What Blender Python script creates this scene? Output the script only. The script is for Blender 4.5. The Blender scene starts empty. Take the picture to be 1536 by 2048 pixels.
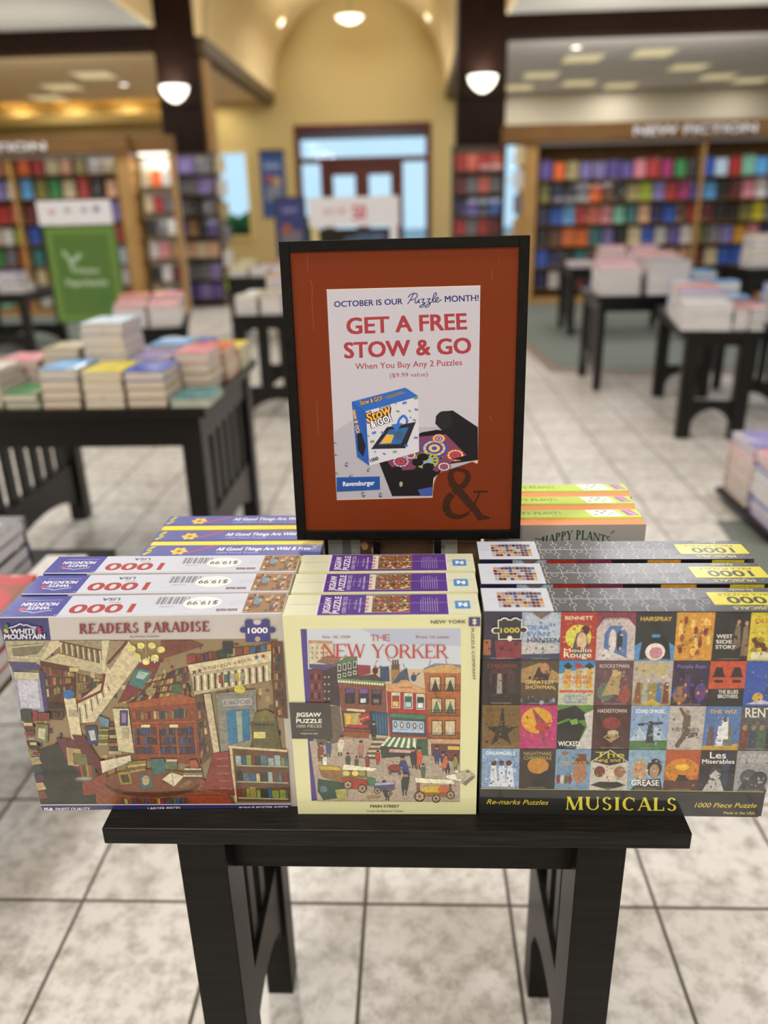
import bpy, math, random
import numpy as np
from mathutils import Vector, Matrix

S = bpy.context.scene
COL = S.collection
RND = random.Random(7)

# ------------------------------------------------------------------ camera
FPX, PITCH, YAW, ROLL, EYE = 1555.8, math.radians(21.349), math.radians(2.553), math.radians(-1.416), 1.40
def cam_axes():
    cy, sy, cp, sp = math.cos(YAW), math.sin(YAW), math.cos(PITCH), math.sin(PITCH)
    f = Vector((-sy*cp, cy*cp, -sp)); r = Vector((cy, sy, 0)); u = r.cross(f)
    c, s = math.cos(ROLL), math.sin(ROLL)
    return c*r + s*u, -s*r + c*u, f
RT, UP, FW = cam_axes()
CAMLOC = Vector((0, 0, EYE))
cd = bpy.data.cameras.new('camera'); cam = bpy.data.objects.new('camera', cd); COL.objects.link(cam)
cam.matrix_world = Matrix(((RT.x, UP.x, -FW.x, 0), (RT.y, UP.y, -FW.y, 0), (RT.z, UP.z, -FW.z, EYE), (0, 0, 0, 1)))
cd.sensor_fit = 'VERTICAL'; cd.sensor_height = 36.0; cd.lens = 36.0*FPX/2048
cd.clip_start = 0.02; cd.clip_end = 200
cd.dof.use_dof = True; cd.dof.focus_distance = 0.90; cd.dof.aperture_fstop = cd.lens/11.5
S.camera = cam
S.view_settings.view_transform = 'Standard'; S.view_settings.look = 'None'
S.view_settings.exposure = 0.0; S.view_settings.gamma = 1.0; S.view_settings.use_curve_mapping = False

# ------------------------------------------------------------------ world: pale daylight outside the windows
W = bpy.data.worlds.new('daylight'); S.world = W; W.use_nodes = True
W.node_tree.nodes['Background'].inputs[0].default_value = (0.60, 0.82, 1.0, 1)
W.node_tree.nodes['Background'].inputs[1].default_value = 1.15

LAMP_POWER = 0.46
def area_light(name, loc, sx, sy, power, colour=(.985, .99, 1), rot=(0, 0, 0), parent=None, shape='RECTANGLE'):
    l = bpy.data.lights.new(name, 'AREA'); l.shape = shape; l.size = sx; l.size_y = sy
    l.energy = power*LAMP_POWER; l.color = colour
    o = bpy.data.objects.new(name, l); COL.objects.link(o); o.location = loc; o.rotation_euler = rot
    if parent: o.parent = parent
    return o

# ------------------------------------------------------------------ colours and materials
def lin1(c): return c/12.92 if c <= .04045 else ((c+.055)/1.055)**2.4
def C(h, gain=1.0, cap=.9):
    if isinstance(h, str):
        h = h.lstrip('#'); h = [int(h[i:i+2], 16)/255 for i in (0, 2, 4)]
    else: h = [x/255 for x in h]
    return tuple(min(cap, lin1(x)*gain) for x in h)
MATS = {}
def mat(name, base=(.5, .5, .5), rough=.5, metal=0, spec=.5, coat=0, emit=None, estr=0, attr=None, objcol=False):
    if name in MATS: return MATS[name]
    m = bpy.data.materials.new(name); m.use_nodes = True
    b = m.node_tree.nodes['Principled BSDF']; nt = m.node_tree
    b.inputs['Base Color'].default_value = (*base, 1); b.inputs['Roughness'].default_value = rough
    b.inputs['Metallic'].default_value = metal; b.inputs['Specular IOR Level'].default_value = spec
    b.inputs['Coat Weight'].default_value = coat; b.inputs['Coat Roughness'].default_value = .04
    if emit: b.inputs['Emission Color'].default_value = (*emit, 1); b.inputs['Emission Strength'].default_value = estr
    if attr:
        a = nt.nodes.new('ShaderNodeAttribute'); a.attribute_name = attr
        nt.links.new(a.outputs['Color'], b.inputs['Base Color'])
    if objcol:
        a = nt.nodes.new('ShaderNodeObjectInfo'); nt.links.new(a.outputs['Color'], b.inputs['Base Color'])
    MATS[name] = m; return m
def N(m, kind, **kw):
    n = m.node_tree.nodes.new(kind)
    for k, v in kw.items(): setattr(n, k, v)
    return n
def link(m, a, b): m.node_tree.links.new(a, b)
def bsdf(m): return m.node_tree.nodes['Principled BSDF']

def tile_material():
    m = mat('stone_tile', rough=.32, spec=.5)
    b = bsdf(m); t = .31015; x0, y0 = -.1174, 1.2541
    tc = N(m, 'ShaderNodeTexCoord'); mp = N(m, 'ShaderNodeMapping')
    mp.inputs['Location'].default_value = (-x0/t, -y0/t, 0); mp.inputs['Scale'].default_value = (1/t, 1/t, 1)
    link(m, tc.outputs['Object'], mp.inputs['Vector'])
    sp = N(m, 'ShaderNodeSeparateXYZ'); link(m, mp.outputs[0], sp.inputs[0])
    ds = []
    for ax in 'XY':
        pp = N(m, 'ShaderNodeMath', operation='PINGPONG'); link(m, sp.outputs[ax], pp.inputs[0]); pp.inputs[1].default_value = .5
        ds.append(pp)
    mn = N(m, 'ShaderNodeMath', operation='MINIMUM'); link(m, ds[0].outputs[0], mn.inputs[0]); link(m, ds[1].outputs[0], mn.inputs[1])
    gr = N(m, 'ShaderNodeMapRange'); gr.inputs['From Min'].default_value = .0095; gr.inputs['From Max'].default_value = .0155
    link(m, mn.outputs[0], gr.inputs[0])
    fl = N(m, 'ShaderNodeVectorMath', operation='FLOOR'); link(m, mp.outputs[0], fl.inputs[0])
    wn = N(m, 'ShaderNodeTexWhiteNoise'); link(m, fl.outputs[0], wn.inputs['Vector'])
    ad = N(m, 'ShaderNodeVectorMath', operation='ADD'); link(m, tc.outputs['Object'], ad.inputs[0]); link(m, wn.outputs['Color'], ad.inputs[1])
    n1 = N(m, 'ShaderNodeTexNoise'); n1.inputs['Scale'].default_value = 22; n1.inputs['Detail'].default_value = 6; n1.inputs['Roughness'].default_value = .68
    link(m, ad.outputs[0], n1.inputs['Vector'])
    cr = N(m, 'ShaderNodeValToRGB'); e = cr.color_ramp.elements
    e[0].position = .34; e[0].color = (*C('a59e96'), 1); e[1].position = .56; e[1].color = (*C('d6d2cd'), 1)
    link(m, n1.outputs['Fac'], cr.inputs[0])
    mv = N(m, 'ShaderNodeMixRGB', blend_type='MULTIPLY'); mv.inputs[0].default_value = .10
    link(m, cr.outputs[0], mv.inputs[1]); link(m, wn.outputs['Value'], mv.inputs[2])
    mx = N(m, 'ShaderNodeMixRGB'); mx.inputs[1].default_value = (*C('544a43'), 1)
    link(m, gr.outputs[0], mx.inputs[0]); link(m, mv.outputs[0], mx.inputs[2]); link(m, mx.outputs[0], b.inputs['Base Color'])
    rr = N(m, 'ShaderNodeMapRange'); rr.inputs['To Min'].default_value = .8; rr.inputs['To Max'].default_value = .34
    link(m, gr.outputs[0], rr.inputs[0]); link(m, rr.outputs[0], b.inputs['Roughness'])
    bp = N(m, 'ShaderNodeBump'); bp.inputs['Strength'].default_value = .3; bp.inputs['Distance'].default_value = .004
    link(m, gr.outputs[0], bp.inputs['Height']); link(m, bp.outputs[0], b.inputs['Normal'])
    return m
def noisy(name, c1, c2, scale=6, rough=.6, stretch=(1, 1, 1), detail=4, coat=0, spec=.5, lo=.35, hi=.65):
    m = mat(name, rough=rough, coat=coat, spec=spec)
    tc = N(m, 'ShaderNodeTexCoord'); mp = N(m, 'ShaderNodeMapping'); mp.inputs['Scale'].default_value = stretch
    link(m, tc.outputs['Object'], mp.inputs[0])
    n = N(m, 'ShaderNodeTexNoise'); n.inputs['Scale'].default_value = scale; n.inputs['Detail'].default_value = detail
    link(m, mp.outputs[0], n.inputs['Vector'])
    cr = N(m, 'ShaderNodeValToRGB'); e = cr.color_ramp.elements
    e[0].position = lo; e[0].color = (*c1, 1); e[1].position = hi; e[1].color = (*c2, 1)
    link(m, n.outputs['Fac'], cr.inputs[0]); link(m, cr.outputs[0], bsdf(m).inputs['Base Color'])
    return m
def cover_material():
    # printed book jacket: the object's own colour with a block of a second tone and a pale title band
    m = mat('book_jacket', rough=.35, coat=.3)
    oi = N(m, 'ShaderNodeObjectInfo'); tc = N(m, 'ShaderNodeTexCoord')
    cm = N(m, 'ShaderNodeMath', operation='MULTIPLY'); link(m, oi.outputs['Random'], cm.inputs[0]); cm.inputs[1].default_value = 40
    cb = N(m, 'ShaderNodeCombineXYZ'); link(m, cm.outputs[0], cb.inputs[0]); link(m, cm.outputs[0], cb.inputs[2])
    ad = N(m, 'ShaderNodeVectorMath', operation='ADD'); link(m, tc.outputs['Object'], ad.inputs[0]); link(m, cb.outputs[0], ad.inputs[1])
    n = N(m, 'ShaderNodeTexNoise'); n.inputs['Scale'].default_value = 3.2; n.inputs['Detail'].default_value = 2
    link(m, ad.outputs[0], n.inputs['Vector'])
    r1 = N(m, 'ShaderNodeMapRange'); r1.inputs['From Min'].default_value = .61; r1.inputs['From Max'].default_value = .65
    r2 = N(m, 'ShaderNodeMapRange'); r2.inputs['From Min'].default_value = .42; r2.inputs['From Max'].default_value = .38
    for r in (r1, r2): link(m, n.outputs['Fac'], r.inputs[0]); r.clamp = True
    m1 = N(m, 'ShaderNodeMixRGB'); m1.inputs[2].default_value = (.62, .58, .52, 1)
    f1 = N(m, 'ShaderNodeMath', operation='MULTIPLY'); f1.inputs[1].default_value = .75; link(m, r1.outputs[0], f1.inputs[0]); link(m, f1.outputs[0], m1.inputs[0])
    link(m, oi.outputs['Color'], m1.inputs[1])
    hs = N(m, 'ShaderNodeHueSaturation'); hs.inputs['Hue'].default_value = .54; hs.inputs['Value'].default_value = .45
    link(m, oi.outputs['Color'], hs.inputs['Color'])
    m2 = N(m, 'ShaderNodeMixRGB'); f2 = N(m, 'ShaderNodeMath', operation='MULTIPLY'); f2.inputs[1].default_value = .8
    link(m, r2.outputs[0], f2.inputs[0]); link(m, f2.outputs[0], m2.inputs[0])
    link(m, m1.outputs[0], m2.inputs[1]); link(m, hs.outputs[0], m2.inputs[2]); link(m, m2.outputs[0], bsdf(m).inputs['Base Color'])
    return m
def glass_material():
    m = bpy.data.materials.new('window_glass'); m.use_nodes = True; nt = m.node_tree; nt.nodes.clear()
    o = nt.nodes.new('ShaderNodeOutputMaterial'); mx = nt.nodes.new('ShaderNodeMixShader'); t = nt.nodes.new('ShaderNodeBsdfTransparent')
    g = nt.nodes.new('ShaderNodeBsdfGlossy'); g.inputs['Roughness'].default_value = .02; fr = nt.nodes.new('ShaderNodeFresnel'); fr.inputs[0].default_value = 1.45
    t.inputs[0].default_value = (.92, .97, .98, 1)
    nt.links.new(fr.outputs[0], mx.inputs[0]); nt.links.new(t.outputs[0], mx.inputs[1]); nt.links.new(g.outputs[0], mx.inputs[2]); nt.links.new(mx.outputs[0], o.inputs[0])
    return m

TILE = tile_material()
BLACKWOOD = noisy('black_stained_wood', C('100e0b'), C('181612'), 9, .36, (1, 14, 14), 5, spec=.12)
BLACKTOP = noisy('black_stained_top', C('0b0a09'), C('1d1a17'), 14, .36, (1.2, 30, 30), 6, spec=.16)
FARBLACK = mat('black_table_paint', C('0e0d0c'), .38, spec=.32)
GOLDWALL = mat('gold_wall_paint', C('baa672'), .8, spec=.2)
VAULT = mat('vault_plaster', C('e2cd9e'), .85, spec=.2)
BEIGE = mat('beige_wall_paint', C('b9ad96'), .85, spec=.2)
CREAM = mat('cream_wall_paint', C('c9bd9c'), .85, spec=.2)
WHITECEIL = mat('white_ceiling', C('dcd8cc'), .9, spec=.2)
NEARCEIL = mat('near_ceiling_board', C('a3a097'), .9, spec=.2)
GREYCEIL = mat('grey_ceiling', C('d2cbc6'), .9, spec=.2)
TANCEIL = mat('tan_ceiling', C('d6bc92'), .9, spec=.2)
DARKWOOD = noisy('dark_walnut', C('1a0d07'), C('24130a'), 5, .55, (8, 8, 1), spec=.12)
TANWOOD = noisy('tan_maple', C('a57f4c'), C('b8915c'), 4, .55, (6, 6, 1), spec=.2)
VALANCE = noisy('valance_maple', C('6f5130'), C('7d5c38'), 4, .6, (1, 6, 6), spec=.15)
SHELFWOOD = noisy('shelf_maple', C('5f4629'), C('705434'), 4, .6, (6, 6, 1), spec=.15)
REDWOOD = noisy('mahogany', C('42120c'), C('5a1c10'), 4, .4, (6, 6, 1))
CARPET = noisy('green_grey_carpet', C('646a65'), C('7a807a'), 160, .95, detail=2, spec=.1)
BORDER = mat('brown_tile_border', C('7c6a60'), .5)
PAPER = noisy('page_edges', C('b8ab9d'), C('d4cac0'), 3, .8, (1, 1, 260), 2)
WHITEPAGE = noisy('white_page_edges', C('bdb9bb'), C('dedbdd'), 3, .8, (1, 1, 200), 2)
JACKET = cover_material()
INK = mat('printed_ink', rough=.32, attr='Col', coat=.0)
INKWRAP = mat('printed_card_in_clear_wrap', rough=.4, attr='Col', coat=1.0)
def painterly(m, scale, lo, hi):
    # brush-like mottling of the printed pictures, switched per shape by the alpha of the print colour
    nt = m.node_tree; a = [n for n in nt.nodes if n.type == 'ATTRIBUTE'][0]
    tc = N(m, 'ShaderNodeTexCoord'); n = N(m, 'ShaderNodeTexNoise'); n.inputs['Scale'].default_value = scale; n.inputs['Detail'].default_value = 7; n.inputs['Roughness'].default_value = .75
    link(m, tc.outputs['Object'], n.inputs['Vector'])
    sc = N(m, 'ShaderNodeMapRange'); sc.inputs['From Min'].default_value = .3; sc.inputs['From Max'].default_value = .7; sc.inputs['To Min'].default_value = lo; sc.inputs['To Max'].default_value = hi
    link(m, n.outputs['Fac'], sc.inputs[0])
    tint = N(m, 'ShaderNodeMixRGB'); tint.inputs[0].default_value = .30; link(m, sc.outputs[0], tint.inputs[1])
    br = N(m, 'ShaderNodeVectorMath', operation='SCALE'); br.inputs['Scale'].default_value = 1.7; link(m, n.outputs['Color'], br.inputs[0]); link(m, br.outputs[0], tint.inputs[2])
    fac = N(m, 'ShaderNodeMixRGB'); fac.inputs[1].default_value = (1, 1, 1, 1); link(m, a.outputs['Alpha'], fac.inputs[0]); link(m, tint.outputs[0], fac.inputs[2])
    mu = N(m, 'ShaderNodeMixRGB', blend_type='MULTIPLY'); mu.inputs[0].default_value = 1; link(m, a.outputs['Color'], mu.inputs[1]); link(m, fac.outputs[0], mu.inputs[2])
    link(m, mu.outputs[0], bsdf(m).inputs['Base Color'])
painterly(INKWRAP, 210, .36, 1.25)
INKTOP = mat('printed_card_under_loose_wrap', rough=.45, attr='Col', coat=.5, spec=.3)
bsdf(INKTOP).inputs['Coat Roughness'].default_value = .16
_n = N(INKTOP, 'ShaderNodeTexNoise'); _n.inputs['Scale'].default_value = 60; _n.inputs['Detail'].default_value = 3
_t = N(INKTOP, 'ShaderNodeTexCoord'); link(INKTOP, _t.outputs['Object'], _n.inputs['Vector'])
_b = N(INKTOP, 'ShaderNodeBump'); _b.inputs['Strength'].default_value = .10; _b.inputs['Distance'].default_value = .002
link(INKTOP, _n.outputs['Fac'], _b.inputs['Height']); link(INKTOP, _b.outputs[0], bsdf(INKTOP).inputs['Coat Normal'])
WRAPEDGE = mat('clear_wrap_seam', (.85, .87, .9), .12, coat=1)
GLASS = glass_material()
FRAMEBLACK = noisy('black_metal_frame', C('070606'), C('100e0d'), 90, .5, spec=.15)
STEEL = mat('dark_steel', C('1b1a19'), .35, metal=.6)
GREYMETAL = mat('grey_metal', C('6a6a68'), .4, metal=.5)
LAMPGLASS = mat('frosted_lamp_glass', C('fff4df'), .4, emit=(1, .93, .80), estr=3.2)
SPOTGLOW = mat('downlight_glow', C('fff4df'), .4, emit=(1, .95, .85), estr=5)
PANELGLOW = mat('warm_ceiling_panel', C('f4e2a8'), .6, emit=(1, .88, .55), estr=.35)
GROUNDOUT = mat('outdoor_paving', C('8aa0a8'), .9)
HEDGE = noisy('hedge_leaves', C('1d4d24'), C('3f7a3a'), 12, .8)

# ------------------------------------------------------------------ mesh helpers
class MB:
    def __init__(s): s.v = []; s.f = []; s.m = []; s.sm = []
    def add(s, vs, fs, mi=0, smooth=False):
        o = len(s.v); s.v += [tuple(v) for v in vs]
        for f in fs: s.f.append([i+o for i in f]); s.m.append(mi); s.sm.append(smooth)
        return s
    def box(s, x0, x1, y0, y1, z0, z1, mi=0):
        vs = [(x, y, z) for z in (z0, z1) for y in (y0, y1) for x in (x0, x1)]
        return s.add(vs, [(0, 2, 3, 1), (4, 5, 7, 6), (0, 1, 5, 4), (2, 6, 7, 3), (0, 4, 6, 2), (1, 3, 7, 5)], mi)
    def prism(s, pts, axis, a, b, mi=0):
        # pts: 2-D outline in the plane perpendicular to axis
        n = len(pts)
        def mk(p, t): return {'x': (t, p[0], p[1]), 'y': (p[0], t, p[1]), 'z': (p[0], p[1], t)}[axis]
        vs = [mk(p, a) for p in pts]+[mk(p, b) for p in pts]
        fs = [tuple(range(n))[::-1], tuple(range(n, 2*n))]+[(i, (i+1) % n, n+(i+1) % n, n+i) for i in range(n)]
        return s.add(vs, fs, mi)
    def lathe(s, prof, n=24, c=(0, 0, 0), mi=0, smooth=True):
        vs = []; fs = []
        for r, z in prof:
            for k in range(n):
                a = 2*math.pi*k/n; vs.append((c[0]+r*math.cos(a), c[1]+r*math.sin(a), c[2]+z))
        for i in range(len(prof)-1):
            for k in range(n):
                fs.append((i*n+k, i*n+(k+1) % n, (i+1)*n+(k+1) % n, (i+1)*n+k))
        return s.add(vs, fs, mi, smooth)
    def build(s, name, mats, parent=None, bevel=0, loc=None, rz=0):
        me = bpy.data.meshes.new(name); me.from_pydata(s.v, [], s.f)
        if not isinstance(mats, (list, tuple)): mats = [mats]
        for m in mats: me.materials.append(m)
        me.polygons.foreach_set('material_index', s.m); me.polygons.foreach_set('use_smooth', s.sm)
        import bmesh
        bm = bmesh.new(); bm.from_mesh(me); bmesh.ops.recalc_face_normals(bm, faces=bm.faces); bm.to_mesh(me); bm.free()
        o = bpy.data.objects.new(name, me); COL.objects.link(o)
        if parent: o.parent = parent
        if loc: o.location = loc
        o.rotation_euler.z = rz
        if bevel:
            b = o.modifiers.new('edge_rounding', 'BEVEL'); b.width = bevel; b.segments = 2; b.limit_method = 'ANGLE'
        return o
def tag(o, label, cat, group=None):
    o['label'] = label; o['category'] = cat
    if group: o['group'] = group
    return o
def thing(name, label, cat, loc=(0, 0, 0), rz=0, group=None):
    o = bpy.data.objects.new(name, None); COL.objects.link(o); o.location = loc; o.rotation_euler.z = rz
    o.empty_display_size = .05
    return tag(o, label, cat, group)
def struct(name, mb, m, **kw):
    o = mb.build(name, m, **kw); o['kind'] = 'structure'; return o
def copy_tree(o):
    c = o.copy(); COL.objects.link(c)
    for ch in o.children:
        d = ch.copy(); COL.objects.link(d); d.parent = c
        for g in ch.children:
            e = g.copy(); COL.objects.link(e); e.parent = d
    return c

# ------------------------------------------------------------------ flat printing: shapes and lettering laid on one face
_tx = {}
def text_shape(body, shear=0.0):
    k = (body, shear)
    if k not in _tx:
        cu = bpy.data.curves.new('lettering', 'FONT'); cu.body = body; cu.shear = shear
        cu.resolution_u = 3; cu.fill_mode = 'FRONT'
        ob = bpy.data.objects.new('lettering', cu); me = ob.to_mesh()
        vs = [(v.co.x, v.co.y) for v in me.vertices]; fs = [tuple(p.vertices) for p in me.polygons]
        ob.to_mesh_clear(); bpy.data.objects.remove(ob); bpy.data.curves.remove(cu)
        _tx[k] = (vs, fs)
    return _tx[k]
def ring(cx, cy, rx, ry, a0, a1, T, t, n=14):
    # part of a letter bowl, thick at the sides and thin at top and bottom
    out = []
    for i in range(n):
        q = []
        for a in (a0+(a1-a0)*i/n, a0+(a1-a0)*(i+1)/n):
            r = math.radians(a); q.append((cx+rx*math.cos(r), cy+ry*math.sin(r), cx+(rx-T)*math.cos(r), cy+(ry-t)*math.sin(r)))
        out.append([(q[0][0], q[0][1]), (q[1][0], q[1][1]), (q[1][2], q[1][3]), (q[0][2], q[0][3])])
    return out
def bar(x0, y0, x1, y1, w):
    # stroke with horizontal ends of width w (measured along x) for stems, along y for level bars
    if abs(y1-y0) < 1e-6: return [[(x0, y0-w/2), (x1, y0-w/2), (x1, y0+w/2), (x0, y0+w/2)]]
    return [[(x0-w/2, y0), (x0+w/2, y0), (x1+w/2, y1), (x1-w/2, y1)]]
def serif_glyph(ch, T=.16, t=.06, s=.07):
    # returns (advance, quads); T thick stem, t hair stroke, s serif reach
    h = t*.9
    def sf(x, y, w=T): return [[(x-w/2-s, y), (x+w/2+s, y), (x+w/2+s, y+(h if y < .5 else -h)), (x-w/2-s, y+(h if y < .5 else -h))]] if s else []
    def stem(x): return bar(x, 0, x, 1, T)+sf(x, 0)+sf(x, 1)
    L = T/2+s
    if ch == 'A': return .9, bar(.12, 0, .45, 1, t)+bar(.45, 1, .78, 0, T)+bar(.22, .33, .66, .33, t)+sf(.12, 0, t)+sf(.78, 0)
    if ch == 'B': return .75, stem(L)+ring(.36, .75, .27, .25, -90, 90, T, t)+ring(.36, .26, .32, .26, -90, 90, T, t)+bar(L, 1-t/2, .36, 1-t/2, t)+bar(L, .5, .36, .5, t)+bar(L, t/2, .36, t/2, t)
    if ch == 'C': return .85, ring(.47, .5, .42, .51, 50, 310, T, t, 22)+bar(.74, .68, .74, .95, t)
    if ch == 'D': return .88, stem(L)+ring(.35, .5, .46, .5, -90, 90, T, t, 18)+bar(L, 1-t/2, .35, 1-t/2, t)+bar(L, t/2, .35, t/2, t)
    if ch == 'E': return .72, stem(L)+bar(L, 1-t/2, .62, 1-t/2, t)+bar(L, .5, .52, .5, t)+bar(L, t/2, .65, t/2, t)+bar(.62, .8, .62, 1, t)+bar(.65, 0, .65, .22, t)
    if ch == 'F': return .68, stem(L)+bar(L, 1-t/2, .62, 1-t/2, t)+bar(L, .5, .52, .5, t)+bar(.62, .8, .62, 1, t)
    if ch == 'H': return .92, stem(L)+stem(.9-L)+bar(L, .52, .9-L, .52, t)
    if ch == 'I': return .26+T*.6, stem(.13+T*.3)
    if ch == 'K': return .86, stem(L)+bar(L, .42, .7, 1, t)+bar(.36, .6, .74, 0, T)+sf(.7, 1, t)+sf(.74, 0)
    if ch == 'L': return .70, stem(L)+bar(L, t/2, .63, t/2, t)+bar(.63, 0, .63, .26, t)
    if ch == 'M': return 1.12, bar(.12, 0, .17, 1, t)+bar(.2, 1, .54, 0, T)+bar(.54, 0, .88, 1, t)+bar(.95, 0, .92, 1, T)+sf(.12, 0, t)+sf(.95, 0)+sf(.17, 1, t)+sf(.92, 1)
    if ch == 'N': return .95, bar(.13, 0, .13, 1, t)+bar(.16, 1, .8, 0, T)+bar(.82, 0, .82, 1, t)+sf(.13, 0, t)+sf(.13, 1, t)+sf(.82, 1, t)
    if ch == 'O': return .98, ring(.48, .5, .44, .52, 0, 360, T, t, 32)
    if ch == 'P': return .74, stem(L)+ring(.36, .73, .31, .27, -90, 90, T, t)+bar(L, 1-t/2, .36, 1-t/2, t)+bar(L, .46+t/2, .36, .46+t/2, t)
    if ch == 'R': return .84, stem(L)+ring(.36, .74, .29, .26, -90, 90, T, t)+bar(L, 1-t/2, .36, 1-t/2, t)+bar(L, .48+t/2, .36, .48+t/2, t)+bar(.38, .5, .74, 0, T)+sf(.74, 0)
    if ch == 'S':
        return .68, ring(.33, .745, .26, .265, 20, 270, T*.8, t, 14)+ring(.33, .255, .28, .265, -160, 90, T*.8, t, 14)
    if ch == 'T': return .8, stem(.4)+bar(.05, 1-t/2, .75, 1-t/2, t)+bar(.07, .76, .05, 1, t)+bar(.73, .76, .75, 1, t)
    if ch == 'U': return .9, bar(.16, .35, .16, 1, T)+bar(.76, .35, .76, 1, t)+ring(.46+T*.12, .36, .38-T*.12+T*.0, .37, 180, 360, T*.7, t*1.1, 16)+sf(.16, 1)+sf(.76, 1, t)
    if ch == 'W': return 1.25, bar(.1, 1, .38, 0, T)+bar(.38, 0, .62, 1, t)+bar(.62, 1, .88, 0, T)+bar(.88, 0, 1.14, 1, t)+sf(.1, 1)+sf(1.14, 1, t)
    if ch == 'Y': return .86, bar(.1, 1, .43, .45, T)+bar(.78, 1, .43, .45, t)+bar(.43, 0, .43, .48, T)+sf(.43, 0)+sf(.1, 1)+sf(.78, 1, t)
    return .4, []
def serif_shape(body, T=.16, t=.06, s=.07, gap=.06):
    vs = []; fs = []; x = 0
    for ch in body:
        a, qs = serif_glyph(ch, T, t, s)
        for q in qs:
            o = len(vs); vs += [(px+x, py) for px, py in q]; fs.append((o, o+1, o+2, o+3))
        x += a+gap
    return vs, fs

class Art:
    """Flat print on the plane origin + u*U + v*V; later shapes lie a hair above earlier ones."""
    def __init__(s, O=(0, 0, 0), U=(1, 0, 0), V=(0, 0, 1), Nn=(0, -1, 0), gain=1.0, px=None, lift=.0003, step=1.2e-6, clip=None):
        s.O, s.U, s.V, s.N = Vector(O), Vector(U), Vector(V), Vector(Nn)
        s.gain = gain; s.px = px; s.z = lift; s.step = step; s.v = []; s.f = []; s.c = []; s.a = []; s.mot = 0.0; s.clip = clip
    def P(s, p): return s.px(*p) if s.px else p
    def raw(s, vs, fs, col, sep=0):
        # sep: overlapping strokes of one shape are spread over that many hair-thin levels
        o = len(s.v); s.z += s.step; lev = [0]*len(vs)
        if sep:
            for i, f in enumerate(fs):
                for j in f: lev[j] = i % sep
        if s.clip:
            a, b, c, d = s.clip; vs = [(min(max(u, a), b), min(max(v, c), d)) for u, v in vs]
        s.v += [tuple(s.O+s.U*u+s.V*v+s.N*(s.z+s.step*l)) for (u, v), l in zip(vs, lev)]
        s.z += s.step*max(lev, default=0)
        c = C(col, s.gain)
        for f in fs: s.f.append([i+o for i in f]); s.c.append(c); s.a.append(s.mot)
    outline = 0
    def poly(s, pts, col):
        s.raw([s.P(p) for p in pts], [tuple(range(len(pts)))], col)
        if s.outline and len(pts) < 14:
            h = col.lstrip('#'); dk = '%02x%02x%02x' % tuple(int(int(h[i:i+2], 16)*.52) for i in (0, 2, 4))
            w, s.outline = s.outline, 0; s.line(list(pts)+[pts[0]], w, dk); s.outline = w
    def rect(s, x0, y0, x1, y1, col): s.poly([(x0, y0), (x1, y0), (x1, y1), (x0, y1)], col)
    def ell(s, cx, cy, rx, ry, col, a0=0, a1=360, n=20): s.poly([(cx+rx*math.cos(math.radians(a0+(a1-a0)*i/n)), cy+ry*math.sin(math.radians(a0+(a1-a0)*i/n))) for i in range(n+(a1-a0 < 360))], col)
    def line(s, pts, w, col):
        q = [Vector(s.P(p)) for p in pts]; vs = []; fs = []
        sc = (Vector(s.P((pts[0][0]+1, pts[0][1])))-q[0]).length if s.px else 1
        for a, b in zip(q, q[1:]):
            d = (b-a)
            if d.length < 1e-9: continue
            d.normalize(); n = Vector((-d.y, d.x))*w*sc/2; e = d*0; o = len(vs)
            vs += [a+n-e, a-n-e, b-n+e, b+n+e]; fs.append((o, o+1, o+2, o+3))
        s.raw([tuple(v) for v in vs], fs, col)
    def quad(s, q, a, b, c, d, col):
        # a..b across, c..d down inside the quad q = (tl, tr, br, bl)
        def at(x, y): return tuple((q[0][i]*(1-x)+q[1][i]*x)*(1-y)+(q[3][i]*(1-x)+q[2][i]*x)*y for i in (0, 1))
        s.poly([at(a, c), at(b, c), at(b, d), at(a, d)], col)
    def books(s, q, n, rows, pal, shelf=None, rnd=None, fill=.85):
        rnd = rnd or RND
        for r in range(rows):
            y0, y1 = r/rows, (r+1)/rows
            x = 0
            while x < 1:
                w = (.6+.8*rnd.random())/n; h = fill*(1-.28*rnd.random())
                if rnd.random() > .04: s.quad(q, x, min(1, x+w*.9), y1-(y1-y0)*h-.03*(y1-y0), y1-.06*(y1-y0), rnd.choice(pal))
                x += w
            if shelf: s.quad(q, 0, 1, y1-.07*(y1-y0), y1+.03*(y1-y0), shelf)
    def shape(s, sh, a, b, height, col, sep=0):
        # lay a (verts, faces) shape with its lower-left at a, lower-right at b and a height in the same units, text reading a -> b
        vs, fs = sh
        if not vs: return
        xs = [v[0] for v in vs]; x0, x1 = min(xs), max(xs)
        ax, ay = a; dx, dy = b[0]-ax, b[1]-ay; L = math.hypot(dx, dy)
        up = (-dy/L, dx/L)
        if s.px: up = (dy/L, -dx/L)
        pts = [s.P((ax+dx*(v[0]-x0)/(x1-x0)+up[0]*v[1]*height, ay+dy*(v[0]-x0)/(x1-x0)+up[1]*v[1]*height)) for v in vs]
        s.raw(pts, fs, col, sep)
    def text(s, body, a, b, cap, col, bold=.0, shear=0):
        vs, fs = text_shape(body, shear)
        if bold:      # heavier weight: the same letters overprinted a hair apart
            L = math.hypot(b[0]-a[0], b[1]-a[1]); ux, uy = (b[0]-a[0])/L, (b[1]-a[1])/L; w = bold*abs(cap)/.73
            for dx, dy in ((w, w*.6), (-w, w*.6), (w, -w*.6), (-w, -w*.6)):
                q = (ux*dx-uy*dy, uy*dx+ux*dy); s.shape((vs, fs), (a[0]+q[0], a[1]+q[1]), (b[0]+q[0], b[1]+q[1]), cap/.73, col)
        else: s.shape((vs, fs), a, b, cap/.73, col)
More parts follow.
